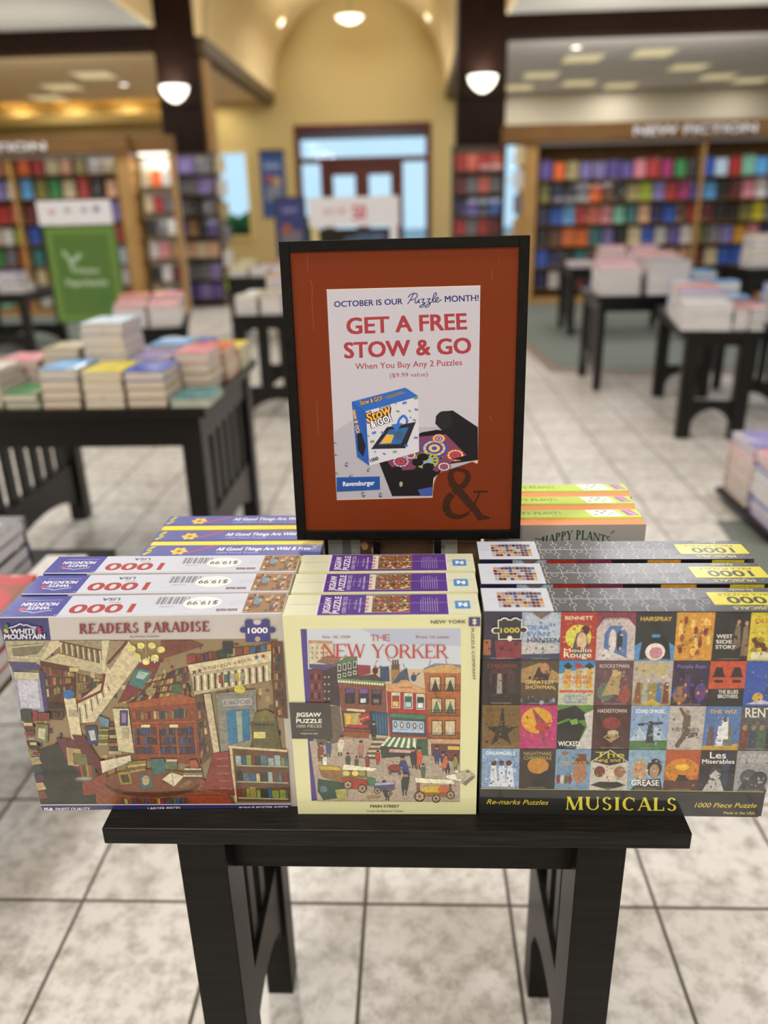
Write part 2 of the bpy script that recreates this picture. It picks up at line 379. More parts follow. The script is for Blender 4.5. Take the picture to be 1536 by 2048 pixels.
    def serif(s, body, a, b, cap, col, T=.16, t=.06, sf=.07, gap=.06): s.shape(serif_shape(body, T, t, sf, gap), a, b, cap, col, 24)
    def build(s, name, m, parent=None):
        me = bpy.data.meshes.new(name); me.from_pydata(s.v, [], s.f); me.materials.append(m)
        at = me.color_attributes.new('Col', 'FLOAT_COLOR', 'CORNER')
        buf = []
        for p, c, al in zip(me.polygons, s.c, s.a): buf += [*c, al]*p.loop_total
        at.data.foreach_set('color', buf)
        o = bpy.data.objects.new(name, me); COL.objects.link(o)
        if parent: o.parent = parent
        return o
def plane_px(O, U, V, loc, rz, scale=1.0, off=(0, 0)):
    """digitising helper: a point measured on the printed face in the reference becomes (u, v) in metres on that face"""
    R = Matrix.Rotation(rz, 3, 'Z'); o = R @ Vector(O)+Vector(loc); u = R @ Vector(U); v = R @ Vector(V); n = u.cross(v)
    def f(x, y):
        x = x*scale+off[0]; y = y*scale+off[1]
        d = FW+RT*((x-768)/FPX)-UP*((y-1024)/FPX)
        t = (o-CAMLOC).dot(n)/d.dot(n); q = CAMLOC+d*t-o
        return (q.dot(u), q.dot(v))
    return f
def piece(cx, cy, r, rot=0):
    """outline of one jigsaw piece"""
    out = []
    for k in range(4):
        a = rot+k*90
        base = [(-1, 1), (-.3, 1), (-.22, 1.12), (-.38, 1.3), (-.3, 1.55), (0, 1.65), (.3, 1.55), (.38, 1.3), (.22, 1.12), (.3, 1)]
        if k % 2: base = [(x, 2-y if y > 1 else y) for x, y in base]
        ca, sa = math.cos(math.radians(-a)), math.sin(math.radians(-a))
        out += [(cx+r*.6*(x*ca-y*sa), cy+r*.6*(x*sa+y*ca)) for x, y in base]
    return out
# ------------------------------------------------------------------ room shell
XL, XR, YF, YB = -10.5, 9.5, -7.0, 19.5
NX0, NX1 = -3.1, .72          # nave
ZC, ZA, ZS = 3.98, 3.71, 3.84 # near ceilings, far aisle ceilings, vault springing
struct('floor', MB().box(XL, XR, YF, YB, -.08, 0), TILE)
def patch(name, pts, z0, z1, m): return struct(name, MB().prism(pts, 'z', z0, z1), m)
patch('trim_1', [(1.12, 8.6), (1.2, 6.95), (1.85, 6.72), (XR, 6.8), (XR, YB), (1.0, YB)], 0, .003, BORDER)
patch('floor_carpet_right', [(1.25, 8.44), (1.32, 7.15), (1.9, 6.92), (XR, 7.0), (XR, YB), (1.12, YB)], 0, .006, CARPET)
patch('floor_carpet_near', [(1.40, 3.42), (1.22, 1.6), (1.22, -3), (4.5, -3), (4.5, 3.5)], 0, .006, CARPET)
patch('floor_carpet_left', [(-10.3, 8.3), (-3.25, 8.5), (-3.7, 11.3), (-3.9, 13.0), (-10.3, 13.0)], 0, .006, CARPET)
struct('wall_left', MB().box(XL-.15, XL, YF, YB, 0, 4.2), CREAM)
struct('wall_right', MB().box(XR, XR+.15, YF, YB, 0, 4.2), CREAM)
struct('wall_front', MB().box(XL, XR, YF-.15, YF, 0, 6.2), CREAM)
# back wall with the entrance and one window
def wall_with_holes(x0, x1, z0, z1, holes, y0, y1):
    mb = MB(); x = x0
    for hx0, hx1, hz0, hz1 in holes:
        mb.box(x, hx0, y0, y1, z0, z1)
        if hz0 > z0: mb.box(hx0, hx1, y0, y1, z0, hz0)
        mb.box(hx0, hx1, y0, y1, hz1, z1); x = hx1
    return mb.box(x, x1, y0, y1, z0, z1)
struct('wall_back', wall_with_holes(XL, XR, 0, 5.9, [(-4.62, -3.86, .85, 2.66), (-2.70, .40, 0, 3.18), (1.85, 2.85, .75, 2.75)], YB, YB+.25), GOLDWALL)
struct('wall_aisle_right', wall_with_holes(NX1+.22, XR, 0, ZA, [(1.85, 2.85, .75, 2.75)], YB-.02, YB), BEIGE)
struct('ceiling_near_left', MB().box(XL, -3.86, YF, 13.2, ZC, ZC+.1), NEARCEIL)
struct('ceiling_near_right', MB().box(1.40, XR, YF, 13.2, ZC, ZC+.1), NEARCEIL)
struct('ceiling_aisle_left', MB().box(XL, NX0-.2, 13.5, YB, ZA, ZA+.1), TANCEIL)
struct('ceiling_aisle_right', MB().box(NX1+.2, XR, 13.5, YB, ZA, ZA+.1), GREYCEIL)
# barrel vault over the nave
vb = MB(); ns = 40; cx = (NX0+NX1)/2; rr = (NX1-NX0)/2
arc = [(cx+rr*math.cos(math.pi*(1-i/ns)), ZS+rr*math.sin(math.pi*(1-i/ns))) for i in range(ns+1)]
arc2 = [(cx+(rr+.1)*math.cos(math.pi*(1-i/ns)), ZS+(rr+.1)*math.sin(math.pi*(1-i/ns))) for i in range(ns+1)]
for i in range(ns):
    vs = []
    for y in (13.2, YB):
        vs += [(arc[i][0], y, arc[i][1]), (arc[i+1][0], y, arc[i+1][1]), (arc2[i+1][0], y, arc2[i+1][1]), (arc2[i][0], y, arc2[i][1])]
    vb.add(vs, [(0, 1, 5, 4), (3, 2, 6, 7)], 0, True)
struct('ceiling_vault', vb, VAULT)
SPRING = noisy('olive_brown_beam', C('4a3a22'), C('5b4729'), 4, .6)
struct('trim_2', MB().box(NX0-.22, NX0, 13.25, YB, 3.62, ZS+.16), SPRING)
struct('trim_3', MB().box(NX1, NX1+.22, 13.25, YB, 3.62, ZS+.16), SPRING)
# raised ceiling over the near hall, its fascias, and the gable wall with the arch
ZH = 5.95
struct('ceiling_hall', MB().box(-3.86, 1.40, YF, 13.2, ZH, ZH+.1), VAULT)
struct('trim_9', MB().box(-3.86, -3.80, YF, 13.15, ZC-.01, ZH), VAULT)
struct('trim_10', MB().box(1.36, 1.40, YF, 13.15, ZC-.01, ZH), VAULT)
gb = MB()
for i in range(ns):
    (xa, za), (xb, zb) = arc[i], arc[i+1]
    gb.prism([(xa, za), (xb, zb), (xb, ZH), (xa, ZH)], 'y', 13.2, 13.35)
gb.box(-3.86, NX0, 13.2, 13.35, ZS, ZH).box(NX1, 1.40, 13.2, 13.35, ZS, ZH)
struct('wall_gable', gb, VAULT)
struct('trim_4', MB().box(XL, -3.87, 13.2, 13.55, 3.69, 4.1), DARKWOOD)
struct('trim_5', MB().box(1.40, XR, 13.2, 13.55, 3.69, 4.1), DARKWOOD)
# cornice ledges along the far wall of the left aisle
COVE = mat('cove_paint', C('d8bd72'), .8)
struct('trim_6', MB().box(XL, -4.9, 19.0, YB, 3.32, 3.48).box(XL, -4.9, 19.2, YB, 2.98, 3.06), COVE)
# columns: walnut faces, a tan inner cheek on the left one
for nm, x0, x1, cheek in (('column_left', -3.86, -3.22, True), ('column_right', .67, 1.40, False)):
    c = struct(nm, MB().box(x0, x1, 13.19, 13.85, 0, 5.9).box(x0-.02, x1+.02, 13.15, 13.19, 2.9, 2.94), DARKWOOD, bevel=.01)
struct('trim_7', MB().box(-3.22, -3.17, 13.36, 13.85, 0, 3.84), TANWOOD)

# entrance: mahogany frame, transom, sidelights, double door
EN = MB()
for x0, x1, z0, z1 in ((-2.70, -2.58, 0, 3.18), (.28, .40, 0, 3.18), (-2.58, .28, 3.06, 3.18), (-2.58, .28, 2.38, 2.50), (-2.14, -2.02, 0, 2.38), (-.36, -.24, 0, 2.38), (-2.58, -2.14, .0, .35), (-.24, .28, 0, .35)):
    EN.box(x0, x1, YB-.04, YB+.16, z0, z1)
en = struct('door_1', EN, REDWOOD)
DARKGLASS = mat('dark_transom_band', C('4a4d60'), .3)
struct('trim_8', MB().box(-2.58, .28, YB+.05, YB+.1, 2.88, 3.06), DARKGLASS)
o = MB().box(-2.58, .28, YB+.06, YB+.068, 2.50, 2.88).box(-2.58, -2.14, YB+.06, YB+.068, .35, 2.38).box(-.24, .28, YB+.06, YB+.068, .35, 2.38).build('transom_glass', GLASS, en)
for k, (x0, x1) in enumerate(((-2.02, -1.19), (-1.19, -.36))):
    d = MB()
    d.box(x0, x0+.16, YB+.02, YB+.08, 0, 2.38).box(x1-.16, x1, YB+.02, YB+.08, 0, 2.38).box(x0+.16, x1-.16, YB+.02, YB+.08, 2.12, 2.38).box(x0+.16, x1-.16, YB+.02, YB+.08, 0, .9)
    dl = d.build('door_leaf', REDWOOD, en)
    MB().box(x0+.16, x1-.16, YB+.045, YB+.053, .9, 2.12).build('door_pane', GLASS, dl)
    hx = x1-.1 if k == 0 else x0+.1
    MB().box(hx-.012, hx+.012, YB-.03, YB-.01, .95, 1.35).box(hx-.012, hx+.012, YB-.01, YB+.02, .97, 1.0).box(hx-.012, hx+.012, YB-.01, YB+.02, 1.3, 1.33).build('door_handle', GREYMETAL, dl)
wn = struct('window_1', MB().box(-4.68, -4.62, YB-.03, YB+.1, .8, 2.72).box(-3.86, -3.80, YB-.03, YB+.1, .8, 2.72).box(-4.62, -3.86, YB-.03, YB+.1, 2.66, 2.72).box(-4.68, -3.8, YB-.06, YB+.1, .8, .86), COVE)
MB().box(-4.62, -3.86, YB+.05, YB+.056, .86, 2.66).build('window_pane', GLASS, wn)
wn = struct('window_2', MB().box(1.79, 1.85, YB-.06, YB+.1, .69, 2.81).box(2.85, 2.91, YB-.06, YB+.1, .69, 2.81).box(1.85, 2.85, YB-.06, YB+.1, 2.75, 2.81).box(1.85, 2.85, YB-.08, YB+.1, .69, .75).box(1.85, 2.85, YB+.03, YB+.07, 1.9, 1.93), COVE)
MB().box(1.85, 2.85, YB+.05, YB+.056, .75, 2.75).build('window_pane', GLASS, wn)
struct('floor_outside', MB().box(-30, 30, YB+.25, 60, -.1, -.04), GROUNDOUT)
hb = MB(); hr = random.Random(3)
for i in range(70):
    x = -7+4*hr.random(); z = hr.random()*1.0; y = 23+hr.random(); r = .25+.2*hr.random()
    hb.lathe([(0.01, -r), (r*.8, -r*.5), (r, 0), (r*.75, r*.6), (.01, r)], 7, (x, y, z+.1), smooth=False)
hd = hb.build('hedge', HEDGE); hd['kind'] = 'stuff'; tag(hd, 'green clipped hedge outside the tall window', 'hedge')

# ------------------------------------------------------------------ lamps
def pendant(x, y, z, label, power, top=5.74):
    t = thing('pendant_lamp', label, 'lamp', (x, y, z), group='bowl pendants under the vault')
    MB().lathe([(.02, -.11), (.12, -.095), (.21, -.05), (.26, .0), (.24, .005), (.19, -.04), (.02, -.085)], 28).build('lamp_bowl', LAMPGLASS, t)
    MB().lathe([(.008, -.08), (.008, top-z)], 8).build('rod', STEEL, t)
    MB().lathe([(.001, top-z), (.07, top-.01-z), (.07, top-.04-z), (.001, top-.05-z)], 16).build('canopy', STEEL, t)
    area_light('pendant_light', (0, 0, -.14), .5, .5, power, parent=t, shape='DISK')
    area_light('pendant_uplight', (0, 0, .04), .4, .4, 85, (1, .93, .82), rot=(math.pi, 0, 0), parent=t, shape='DISK')  # upward light added to brighten the vault
pendant(-1.19, 17.2, 4.80, 'bright bowl pendant lamp hanging high before the entrance wall', 130)
for k, y in enumerate((11.0, 5.0, .2, -4.2)): pendant(-1.19, y, 4.95, 'added unseen bowl pendant over the central aisle, %s the entrance' % ('second from', 'third from', 'fourth from', 'farthest from')[k], (150, 150, 170, 260)[k], 5.95)  # unseen pendants added to light the near hall
def downlight(x, y, z, label, power, normal_tilt=0):
    t = thing('downlight', label, 'lamp', (x, y, z), group='recessed downlights')
    t.rotation_euler.y = normal_tilt
    MB().lathe([(.10, 0), (.105, -.015), (.085, -.015), (.08, -.003)], 20).build('trim_ring', WHITECEIL, t)
    MB().lathe([(.001, -.006), (.08, -.006)], 20).build('lens', SPOTGLOW, t)
    if power: area_light('downlight_light', (0, 0, -.03), .18, .18, power, parent=t, shape='DISK')
def on_vault(x): return ZS+math.sqrt(max(0, rr*rr-(x-cx)**2))
for x, y, nm in ((-2.68, 18.45, 'left'), (.31, 18.4, 'right')):
    downlight(x, y, on_vault(x)-.045, 'white recessed spot on the %s side of the vault' % nm, 25, math.asin((x-cx)/rr))
for x, y, nm, s in ((-5.5, 16.6, 'tan ceiling of the left aisle', 20), (5.35, 16.6, 'grey ceiling of the right aisle', 20), (2.6, 14.3, 'grey ceiling beside the right column', 10), (-7.6, 14.4, 'tan ceiling at the far left', 12)):
    downlight(x, y, ZA, 'white recessed spot in the %s' % nm, s)
def ceiling_panel(x, y, z, label, w=.62, d=.62, m=PANELGLOW, power=0):
    t = thing('ceiling_light', label, 'lamp', (x, y, z), group='ceiling light panels')
    MB().box(-w/2-.03, w/2+.03, -d/2-.03, d/2+.03, -.02, 0).build('lamp_frame', WHITECEIL, t)
    MB().box(-w/2, w/2, -d/2, d/2, -.026, -.02).build('diffuser', m, t)
    if power: area_light('panel_light', (0, 0, -.04), w, d, power, parent=t)
ords = ['first', 'second', 'third', 'fourth', 'fifth', 'sixth', 'seventh', 'eighth', 'ninth', 'tenth', 'eleventh', 'twelfth', 'thirteenth', 'fourteenth', 'fifteenth', 'sixteenth', 'seventeenth', 'eighteenth', 'nineteenth', 'twentieth']
for k, (x, y) in enumerate(((2.45, 17.0), (2.9, 15.3), (4.0, 15.0), (5.1, 16.6), (6.1, 17.9), (3.4, 18.2), (7.0, 18.6), (4.4, 18.8), (2.2, 18.6))):
    ceiling_panel(x, y, ZA, 'warm square ceiling light over the right aisle, %s from column outward' % ords[k], power=40)
for k, (x, y) in enumerate(((-5.6, 15.4), (-6.7, 16.6), (-7.6, 18.0))):
    ceiling_panel(x, y, ZA, 'warm square ceiling light over the left aisle, %s from column outward' % ords[k], power=40)
ADDEDGLOW = mat('added_light_panel', C('ffffff'), .5, emit=(1, .97, .92), estr=2.5)
for x in (-7.5, -4.6, 2.4, 5.6):  # panels out of view, added to brighten the near side
    for y in (-5.0, -2.0, 3.0, 7.0, 10.8):
        ceiling_panel(x, y, ZC, 'added unseen ceiling light, %s row over the %s side, %d metres from the front wall' % ('outer' if abs(x) > 5 else 'inner', 'left' if x < 0 else 'right', y+7), 1.2, .6, ADDEDGLOW, 140 if y < 0 else 85)
# hidden uplights added on the bookcases to brighten the aisle ceilings
for x, nm in ((2.6, 'right bookcase, near the column'), (4.8, 'right bookcase, outer end'), (-4.9, 'left bookcase, near the column'), (-6.6, 'left bookcase, outer end')):
    t = thing('added_uplight', 'added hidden lamp on top of the %s' % nm, 'lamp', (x, 12.36 if x > 0 else 12.06, 2.365))
    MB().box(-.5, .5, -.06, .06, 0, .06).build('housing', STEEL, t)
    area_light('added_uplight_glow', (0, 0, .07), 1.0, .1, 105 if x > 0 else 62, (1, .96, .92), rot=(math.pi-.12, 0, 0), parent=t)
# wall-washing fixtures on the far cornices
for x in (-8.9, -7.65, -6.4, -5.3):
    t = thing('cove_light', 'small warm cove spot washing the yellow wall, %s' % {-8.9: 'farthest left', -7.65: 'left of centre', -6.4: 'right of centre', -5.3: 'nearest the window'}[x], 'lamp', (x, 19.15, 3.70), group='cove spots')
    MB().lathe([(.001, 0), (.05, 0), (.06, -.08), (.05, -.08), (.001, -.02)], 14).build('can', WHITECEIL, t)
    area_light('cove_spot', (0, 0, -.09), .1, .1, 20, (1, .9, .66), rot=(math.radians(12), 0, 0), parent=t, shape='DISK')
t = thing('cove_light', 'warm ceiling spot above the tall window beside the column', 'lamp', (-4.3, 18.9, 3.70), group='cove spots')
MB().lathe([(.001, 0), (.05, 0), (.06, -.08), (.05, -.08), (.001, -.02)], 14).build('can', WHITECEIL, t)
area_light('cove_spot', (0, 0, -.09), .1, .1, 30, (1, .9, .66), parent=t, shape='DISK')
def sconce(x, z, label):
    t = thing('wall_sconce', label, 'lamp', (x, 13.2, z), group='column sconces')
    MB().box(-.05, .05, -.03, 0, -.22, .12).build('backplate', STEEL, t)
    pr = [(.03, -.19), (.12, -.14), (.19, -.06), (.215, .03), (.2, .03), (.175, -.05), (.03, -.16)]
    h = MB(); n = 18
    for i in range(len(pr)-1):
        for k in range(n):
            a0, a1 = math.pi+math.pi*k/n, math.pi+math.pi*(k+1)/n
            h.add([(r*math.cos(a), r*math.sin(a)-.03, z_) for a, (r, z_) in ((a0, pr[i]), (a1, pr[i]), (a1, pr[i+1]), (a0, pr[i+1]))], [(0, 1, 2, 3)], 0, True)
    h.build('sconce_bowl', LAMPGLASS, t)
    area_light('sconce_glow', (0, -.14, .05), .2, .12, 10, rot=(math.pi, 0, 0), parent=t)
sconce(-3.60, 3.15, 'glowing half bowl sconce on the left walnut column')
sconce(1.04, 3.16, 'glowing half bowl sconce on the right walnut column')

# ------------------------------------------------------------------ tables
def table(name, label, loc, rz, L, D, H, leg=.07, top=.035, apron=.1, slats=7, ends=True, group=None, mt=FARBLACK, mw=FARBLACK, over=.03, bevel=0, rail=(.12, .2), inset=0, railgap=0):
    """L along x, D along y, slatted arched frames at both ends (x = 0 and x = L)"""
    t = thing(name, label, 'table', loc, rz, group)
    MB().box(-over, L+over, -over, D+over, H-top, H).build('tabletop', mt, t, bevel=bevel)
    a = MB(); ai = .012
    a.box(leg, L-leg, ai, ai+.02, H-top-apron, H-top).box(leg, L-leg, D-ai-.02, D-ai, H-top-apron, H-top)
    a.box(ai, ai+.02, leg, D-leg, H-top-apron, H-top).box(L-ai-.02, L-ai, leg, D-leg, H-top-apron, H-top)
    a.build('apron', mw, t)
    for x in (0, L-leg):
        for y in (0, D-leg): MB().box(x, x+leg, y, y+leg, 0, H-top).build('leg', mw, t, bevel=bevel)
    z0, z1 = rail
    for x in (leg*.25, L-leg*.75):
        n = 14; pts = [(leg, z1), (leg, max(0, z0-.1))]
        for i in range(n+1):
            u = i/n; pts.append((leg+(D-2*leg)*u, max(0, z0-.1)+(z0-max(0, z0-.1))*math.sin(math.pi*u)**.6))
        pts += [(D-leg, z1)]
        MB().prism(pts, 'x', x, x+leg*.5).build('arched_rail', mw, t)
        if ends and slats:
            s = MB(); g = (D-2*leg)/(slats*2+1)
            for k in range(slats): s.box(x+.008, x+leg*.5-.008, leg+g*(2*k+1), leg+g*(2*k+2), z1, H-top-apron)
            s.build('slat_panel', mw, t)
    return t
TT = .757
dt = thing('display_table', 'small black wooden table carrying the puzzle boxes and orange sign', 'table', (-.03, .90, 0))
def dtb(name, mb, m=BLACKWOOD, bevel=.0015):
    o = mb.build(name, m, dt, bevel=bevel); o.data.transform(Matrix.Translation((.03, -.90, 0))); return o
dtb('tabletop', MB().box(-.357, .298, .673, 1.12, .735, TT), BLACKTOP)
dtb('apron', MB().box(-.228, .183, .720, .738, .655, .735))
dtb('apron', MB().box(-.228, .183, 1.05, 1.068, .655, .735))
dtb('apron', MB().box(-.268, -.25, .755, 1.045, .655, .735))
dtb('apron', MB().box(.2, .218, .755, 1.045, .655, .735))
for x0, x1, y0, y1 in ((-.281, -.225, .690, .755), (.180, .235, .690, .755), (-.292, -.244, 1.045, 1.10), (.203, .247, 1.045, 1.10)):
    dtb('leg', MB().box(x0, x1, y0, y1, 0, .735))
for x0, x1 in ((-.279, -.252), (.2025, .230)):
    n = 12; pts = [(.755, .325), (.755, .14)]
    for i in range(n+1):
        u = i/n; pts.append((.755+.29*u, .14+.095*math.sin(math.pi*u)**.5))
    pts.append((1.045, .325))
    dtb('arched_rail', MB().prism(pts, 'x', x0, x1))
for x0, x1 in ((-.272, -.259), (.2095, .223)):
    s = MB()
    for y in (.82, .885, .95): s.box(x0, x1, y, y+.03, .325, .655)
    dtb('slat_panel', s)
# ------------------------------------------------------------------ puzzle boxes
FG, TG = 1.5, .76      # reflectance gains of the printed fronts and tops
def carton(root, w, t, h, sides, bevel=.0015, m=None):
    """plain card body; print lies on top of it"""
    return MB().box(0, w, 0, t, 0, h).build('carton', m or mat('card_'+sides, C(sides, 1.3), .4, coat=1.0), root, bevel=bevel)
BOOKS = ['6b2a20', '8a4a2c', '3f2a22', '7a6a3a', '9c8a5a', '2f4048', '4a2a4a', 'b09a6a', '6a3a2a', '2a3a2a', '8c6a3c', '5a1f1f', 'a0703a']

def readers_front(root, loc, rz, w, h):
    k = .40365
    a = Art(gain=FG*.84, px=plane_px((0, 0, 0), (1, 0, 0), (0, 0, 1), loc, rz, k, (0, 1080)), clip=(.0004, w-.0004, .0004, h-.0004))
    a.rect(-30, 330, 1560, 1400, 'aaa5a3')
    a.poly([(-20, 380), (239, 385), (253, 497), (0, 500)], '23235f')
    a.poly([(-20, 480), (25, 497), (46, 622), (10, 622)], '2b2c78')
    a.poly([(25, 497), (1375, 487), (1440, 1303), (190, 1305)], '7c6a4c')
    a.outline = 0; a.mot = 1.0; r_ = random.Random(77)
    for _ in range(420):      # small clutter filling the room behind the larger things
        f = r_.random(); y = r_.uniform(505, 1295); x = 30+(y-497)*.2+r_.random()*(1340-(y-497)*.15); ww, hh = r_.uniform(5, 22), r_.uniform(8, 34)
        a.poly([(x, y), (x+ww, y-2), (x+ww+2, y+hh), (x+1, y+hh)], r_.choice(BOOKS+['a89a78', '8a7a5a', '5a4a34', 'b5a888']))
    a.outline = 1.6
    # upper left: coffered ceiling
    a.poly([(25, 497), (300, 496), (205, 615), (45, 622)], 'a39b7c')
    a.poly([(60, 520), (225, 510), (190, 560), (70, 580)], '6f6a55'); a.poly([(250, 497), (330, 496), (215, 600), (190, 605)], 'bdb391')
    a.poly([(40, 600), (180, 605), (205, 640), (70, 650)], '41406a')
    a.line([(60, 530), (215, 515)], 5, 'c9c1a0'); a.line([(55, 575), (210, 585)], 5, 'c9c1a0')
    # balcony with balusters
    a.poly([(300, 496), (510, 495), (515, 545), (300, 500)], '8f8668')
    a.poly([(290, 560), (505, 610), (512, 665), (210, 600)], 'b3a886')
    for i in range(15): x = 300+i*14; a.line([(x, 505+i*3), (x+6, 555+i*4)], 5, '4a3c2c' if i % 2 else 'd5ccb0')
    a.line([(295, 500), (505, 545)], 8, '57321f'); a.poly([(505, 495), (545, 495), (530, 700), (505, 640)], 'c3b895')
    # left shelves
    q = ((205, 605), (515, 660), (510, 760), (240, 885)); a.poly([(200, 595), (375, 630), (378, 770), (310, 890), (235, 885)], '4a2a1a')
    a.books(((215, 615), (370, 650), (368, 735), (235, 780)), 12, 3, BOOKS, '6b4426'); a.books(((385, 655), (510, 685), (505, 730), (390, 800)), 9, 3, BOOKS, '6b4426')
    a.books(((240, 790), (315, 800), (318, 880), (250, 885)), 5, 2, ['3a2a22', '5a4030', '2a2420'], '6b4426')
    a.rect(345, 628, 392, 650, 'b8a878')
    # window with net curtain
    a.poly([(62, 650), (195, 655), (222, 850), (95, 850)], '8f8fa2'); a.poly([(80, 655), (185, 662), (205, 835), (105, 830)], 'b5b4c4'); a.poly([(68, 650), (195, 655), (198, 690), (75, 690)], 'b7b095')
    a.poly([(195, 640), (225, 655), (240, 850), (222, 850)], '3c3560')
    # stairs: cream stringer, handrail, balusters
    a.poly([(640, 497), (700, 590), (470, 900), (395, 905), (385, 800), (510, 700), (535, 600)], 'c1b592')
    a.poly([(545, 497), (640, 497), (545, 640), (525, 610)], '8e7f60'); a.line([(535, 610), (632, 500)], 14, '5a2a1c')
    for i in range(12): x = 395+i*14; a.line([(x, 830-i*11), (x+10, 915-i*17)], 6, 'ded5ba' if i % 2 else '5d4a34')
    a.line([(380, 805), (505, 745), (520, 660)], 13, '6a241a')
    a.poly([(318, 780), (375, 780), (430, 1090), (370, 1060)], 'c9bd9c'); a.ell(342, 762, 27, 24, '2b5f9c'); a.rect(345, 840, 385, 870, 'a89d7c')
    # red gable wall and hung print
    a.poly([(700, 600), (800, 585), (760, 690), (640, 790), (585, 805), (640, 700)], '6f2a2a'); a.poly([(800, 497), (950, 495), (1010, 520), (790, 590)], '6b3a30')
    a.poly([(680, 630), (757, 650), (705, 735), (637, 712)], '3d6f6c'); a.poly([(690, 645), (740, 657), (712, 690), (672, 680)], '9fb7ab')
    # upper wall shelves
    a.books(((745, 680), (930, 615), (940, 770), (650, 800)), 17, 4, BOOKS, '5a3a26')
    a.ell(748, 747, 24, 22, '8b8050'); a.ell(878, 735, 30, 27, '3f5a3c')
    # chandelier
    a.line([(725, 495), (725, 560)], 6, '9a8a50')
    for x, y in ((655, 535), (700, 520), (755, 520), (800, 540), (680, 575), (770, 580), (725, 600)): a.line([(725, 560), (x, y+15)], 3, '8a7a48'); a.ell(x, y, 19, 16, 'd9cf7c')
    for x in range(670, 790, 14): a.ell(x, 590+8*math.sin(x), 5, 9, 'c7bfa0')
    # glazed bookcase
    a.poly([(640, 800), (975, 780), (995, 1110), (665, 1085)], '7a3d22'); a.poly([(630, 805), (900, 760), (980, 785), (975, 805), (645, 830)], '94502c')
    a.books(((655, 835), (830, 835), (832, 885), (660, 890)), 12, 1, BOOKS); a.books(((850, 825), (925, 820), (925, 880), (852, 885)), 6, 1, ['3a4a44', '7a6a3a', '2f3a48'])
    for x0, x1 in ((665, 780), (790, 870), (880, 960)): a.books(((x0, 920), (x1, 915), (x1+8, 1055), (x0+8, 1055)), 8, 3, ['24345a', '33486a', '3a2420', '5a2a20', '2a2a30', '48506a'], '5d2f1a')
    for x in (660, 782, 873, 965): a.line([(x, 905), (x+12, 1075)], 9, '8d4a28')
    a.line([(655, 903), (970, 893)], 9, '95522e'); a.rect(700, 910, 745, 925, 'd0c493'); a.rect(842, 910, 885, 925, 'd0c493')
    # right: cream arch "WISH UPON A BOOK", spindles, books above
    a.books(((925, 555), (1345, 500), (1345, 545), (930, 612)), 12, 1, BOOKS+['2f5a7a', '8a3030', '4a6a3a']); a.rect(1105, 500, 1155, 560, '22252c')
    a.poly([(930, 615), (1345, 545), (1345, 600), (945, 660)], 'c9bc98'); a.poly([(945, 660), (1345, 600), (1345, 690), (965, 765)], 'a99c7c')
    for i in range(22): x = 965+i*17; a.line([(x, 672-i*2.6), (x+3, 745-i*2.4)], 9, 'd8cdac' if i % 2 else '3f3424')
    for i, c in enumerate(('8a3030', '3a6a4a', 'a0a0a0', 'b0a030', '8a8a70')): a.rect(1085+i*27, 665-i*3, 1105+i*27, 705-i*3, c)
    a.serif('WISH UPON A BOOK', (1010, 645), (1250, 595), 17, '5a4028', T=.2, t=.1, sf=.04)
    for x, y, c in ((990, 643, '8a2c2c'), (1272, 577, '2b4f8a'), (1305, 572, '9a4030'), (965, 650, '3a4a6a')): a.poly([(x+(13 if j % 2 == 0 else 5)*math.sin(j*math.pi/5), y-(13 if j % 2 == 0 else 5)*math.cos(j*math.pi/5)) for j in range(10)], c)
    a.poly([(970, 765), (1005, 760), (1065, 1050), (1000, 1110)], '5a4630'); a.books(((980, 790), (1010, 790), (1040, 1040), (995, 1080)), 3, 6, BOOKS, '6b4a2a')
    a.poly([(1010, 760), (1045, 755), (1090, 1045), (1060, 1050)], 'b9ad8c')
    a.poly([(1070, 755), (1270, 735), (1275, 900), (1240, 1020), (1095, 1045)], '7c7a70'); a.poly([(1100, 785), (1250, 775), (1250, 815), (1102, 822)], '9d9d98')
    a.text('BOOKS', (1240, 805), (1110, 812), -20, '6f7078', .03); a.poly([(1125, 842), (1235, 832), (1240, 985), (1135, 1010)], '2c6b92'); a.poly([(1170, 845), (1200, 840), (1205, 990), (1180, 1000)], '8a9a86')
    a.ell(1190, 735, 28, 20, 'b9b23c')
    a.poly([(1345, 500), (1400, 500), (1425, 880), (1360, 870)], '5c3a22'); a.books(((1352, 520), (1385, 515), (1412, 860), (1370, 870)), 3, 8, BOOKS, '70482a')
    # till, counter
    a.poly([(1245, 895), (1370, 880), (1395, 1030), (1255, 1025)], '57512c'); a.poly([(1265, 850), (1320, 835), (1365, 860), (1365, 890), (1255, 900)], '6a6236'); a.rect(1258, 945, 1318, 978, 'c5bb78')
    for i in range(5): a.rect(1262+i*20, 905, 1275+i*20, 915, '2f2c1c')
    a.poly([(1135, 1020), (1425, 1035), (1440, 1290), (1165, 1290)], '5c3e26'); a.line([(1135, 1020), (1425, 1040)], 14, 'c2b48c'); a.line([(1145, 1025), (1170, 1290)], 13, 'bcae86')
    for i in range(3): y = 1045+i*80; a.books(((1165+i*5, y), (1425, y+10), (1430, y+75), (1172+i*5, y+68)), 9, 1, ['2f5a7a', '7a8a3a', '6a2a24', 'b5a878', '4a6a7a', '8a7a3a', '33302a', '90a0a0'], 'a8a080')
    # rug, floor
    a.poly([(440, 1200), (990, 1170), (1130, 1250), (1165, 1303), (195, 1304)], '7a4326'); a.poly([(1060, 1050), (1135, 1040), (1165, 1260), (1010, 1225)], '7a2f28')
    for i in range(5): a.line([(1075+i*4, 1080+i*36), (1130+i*5, 1075+i*38)], 5, '9a6a4a')
    for i in range(8): a.line([(300+i*110, 1303), (480+i*70, 1225)], 3, '5d301c')
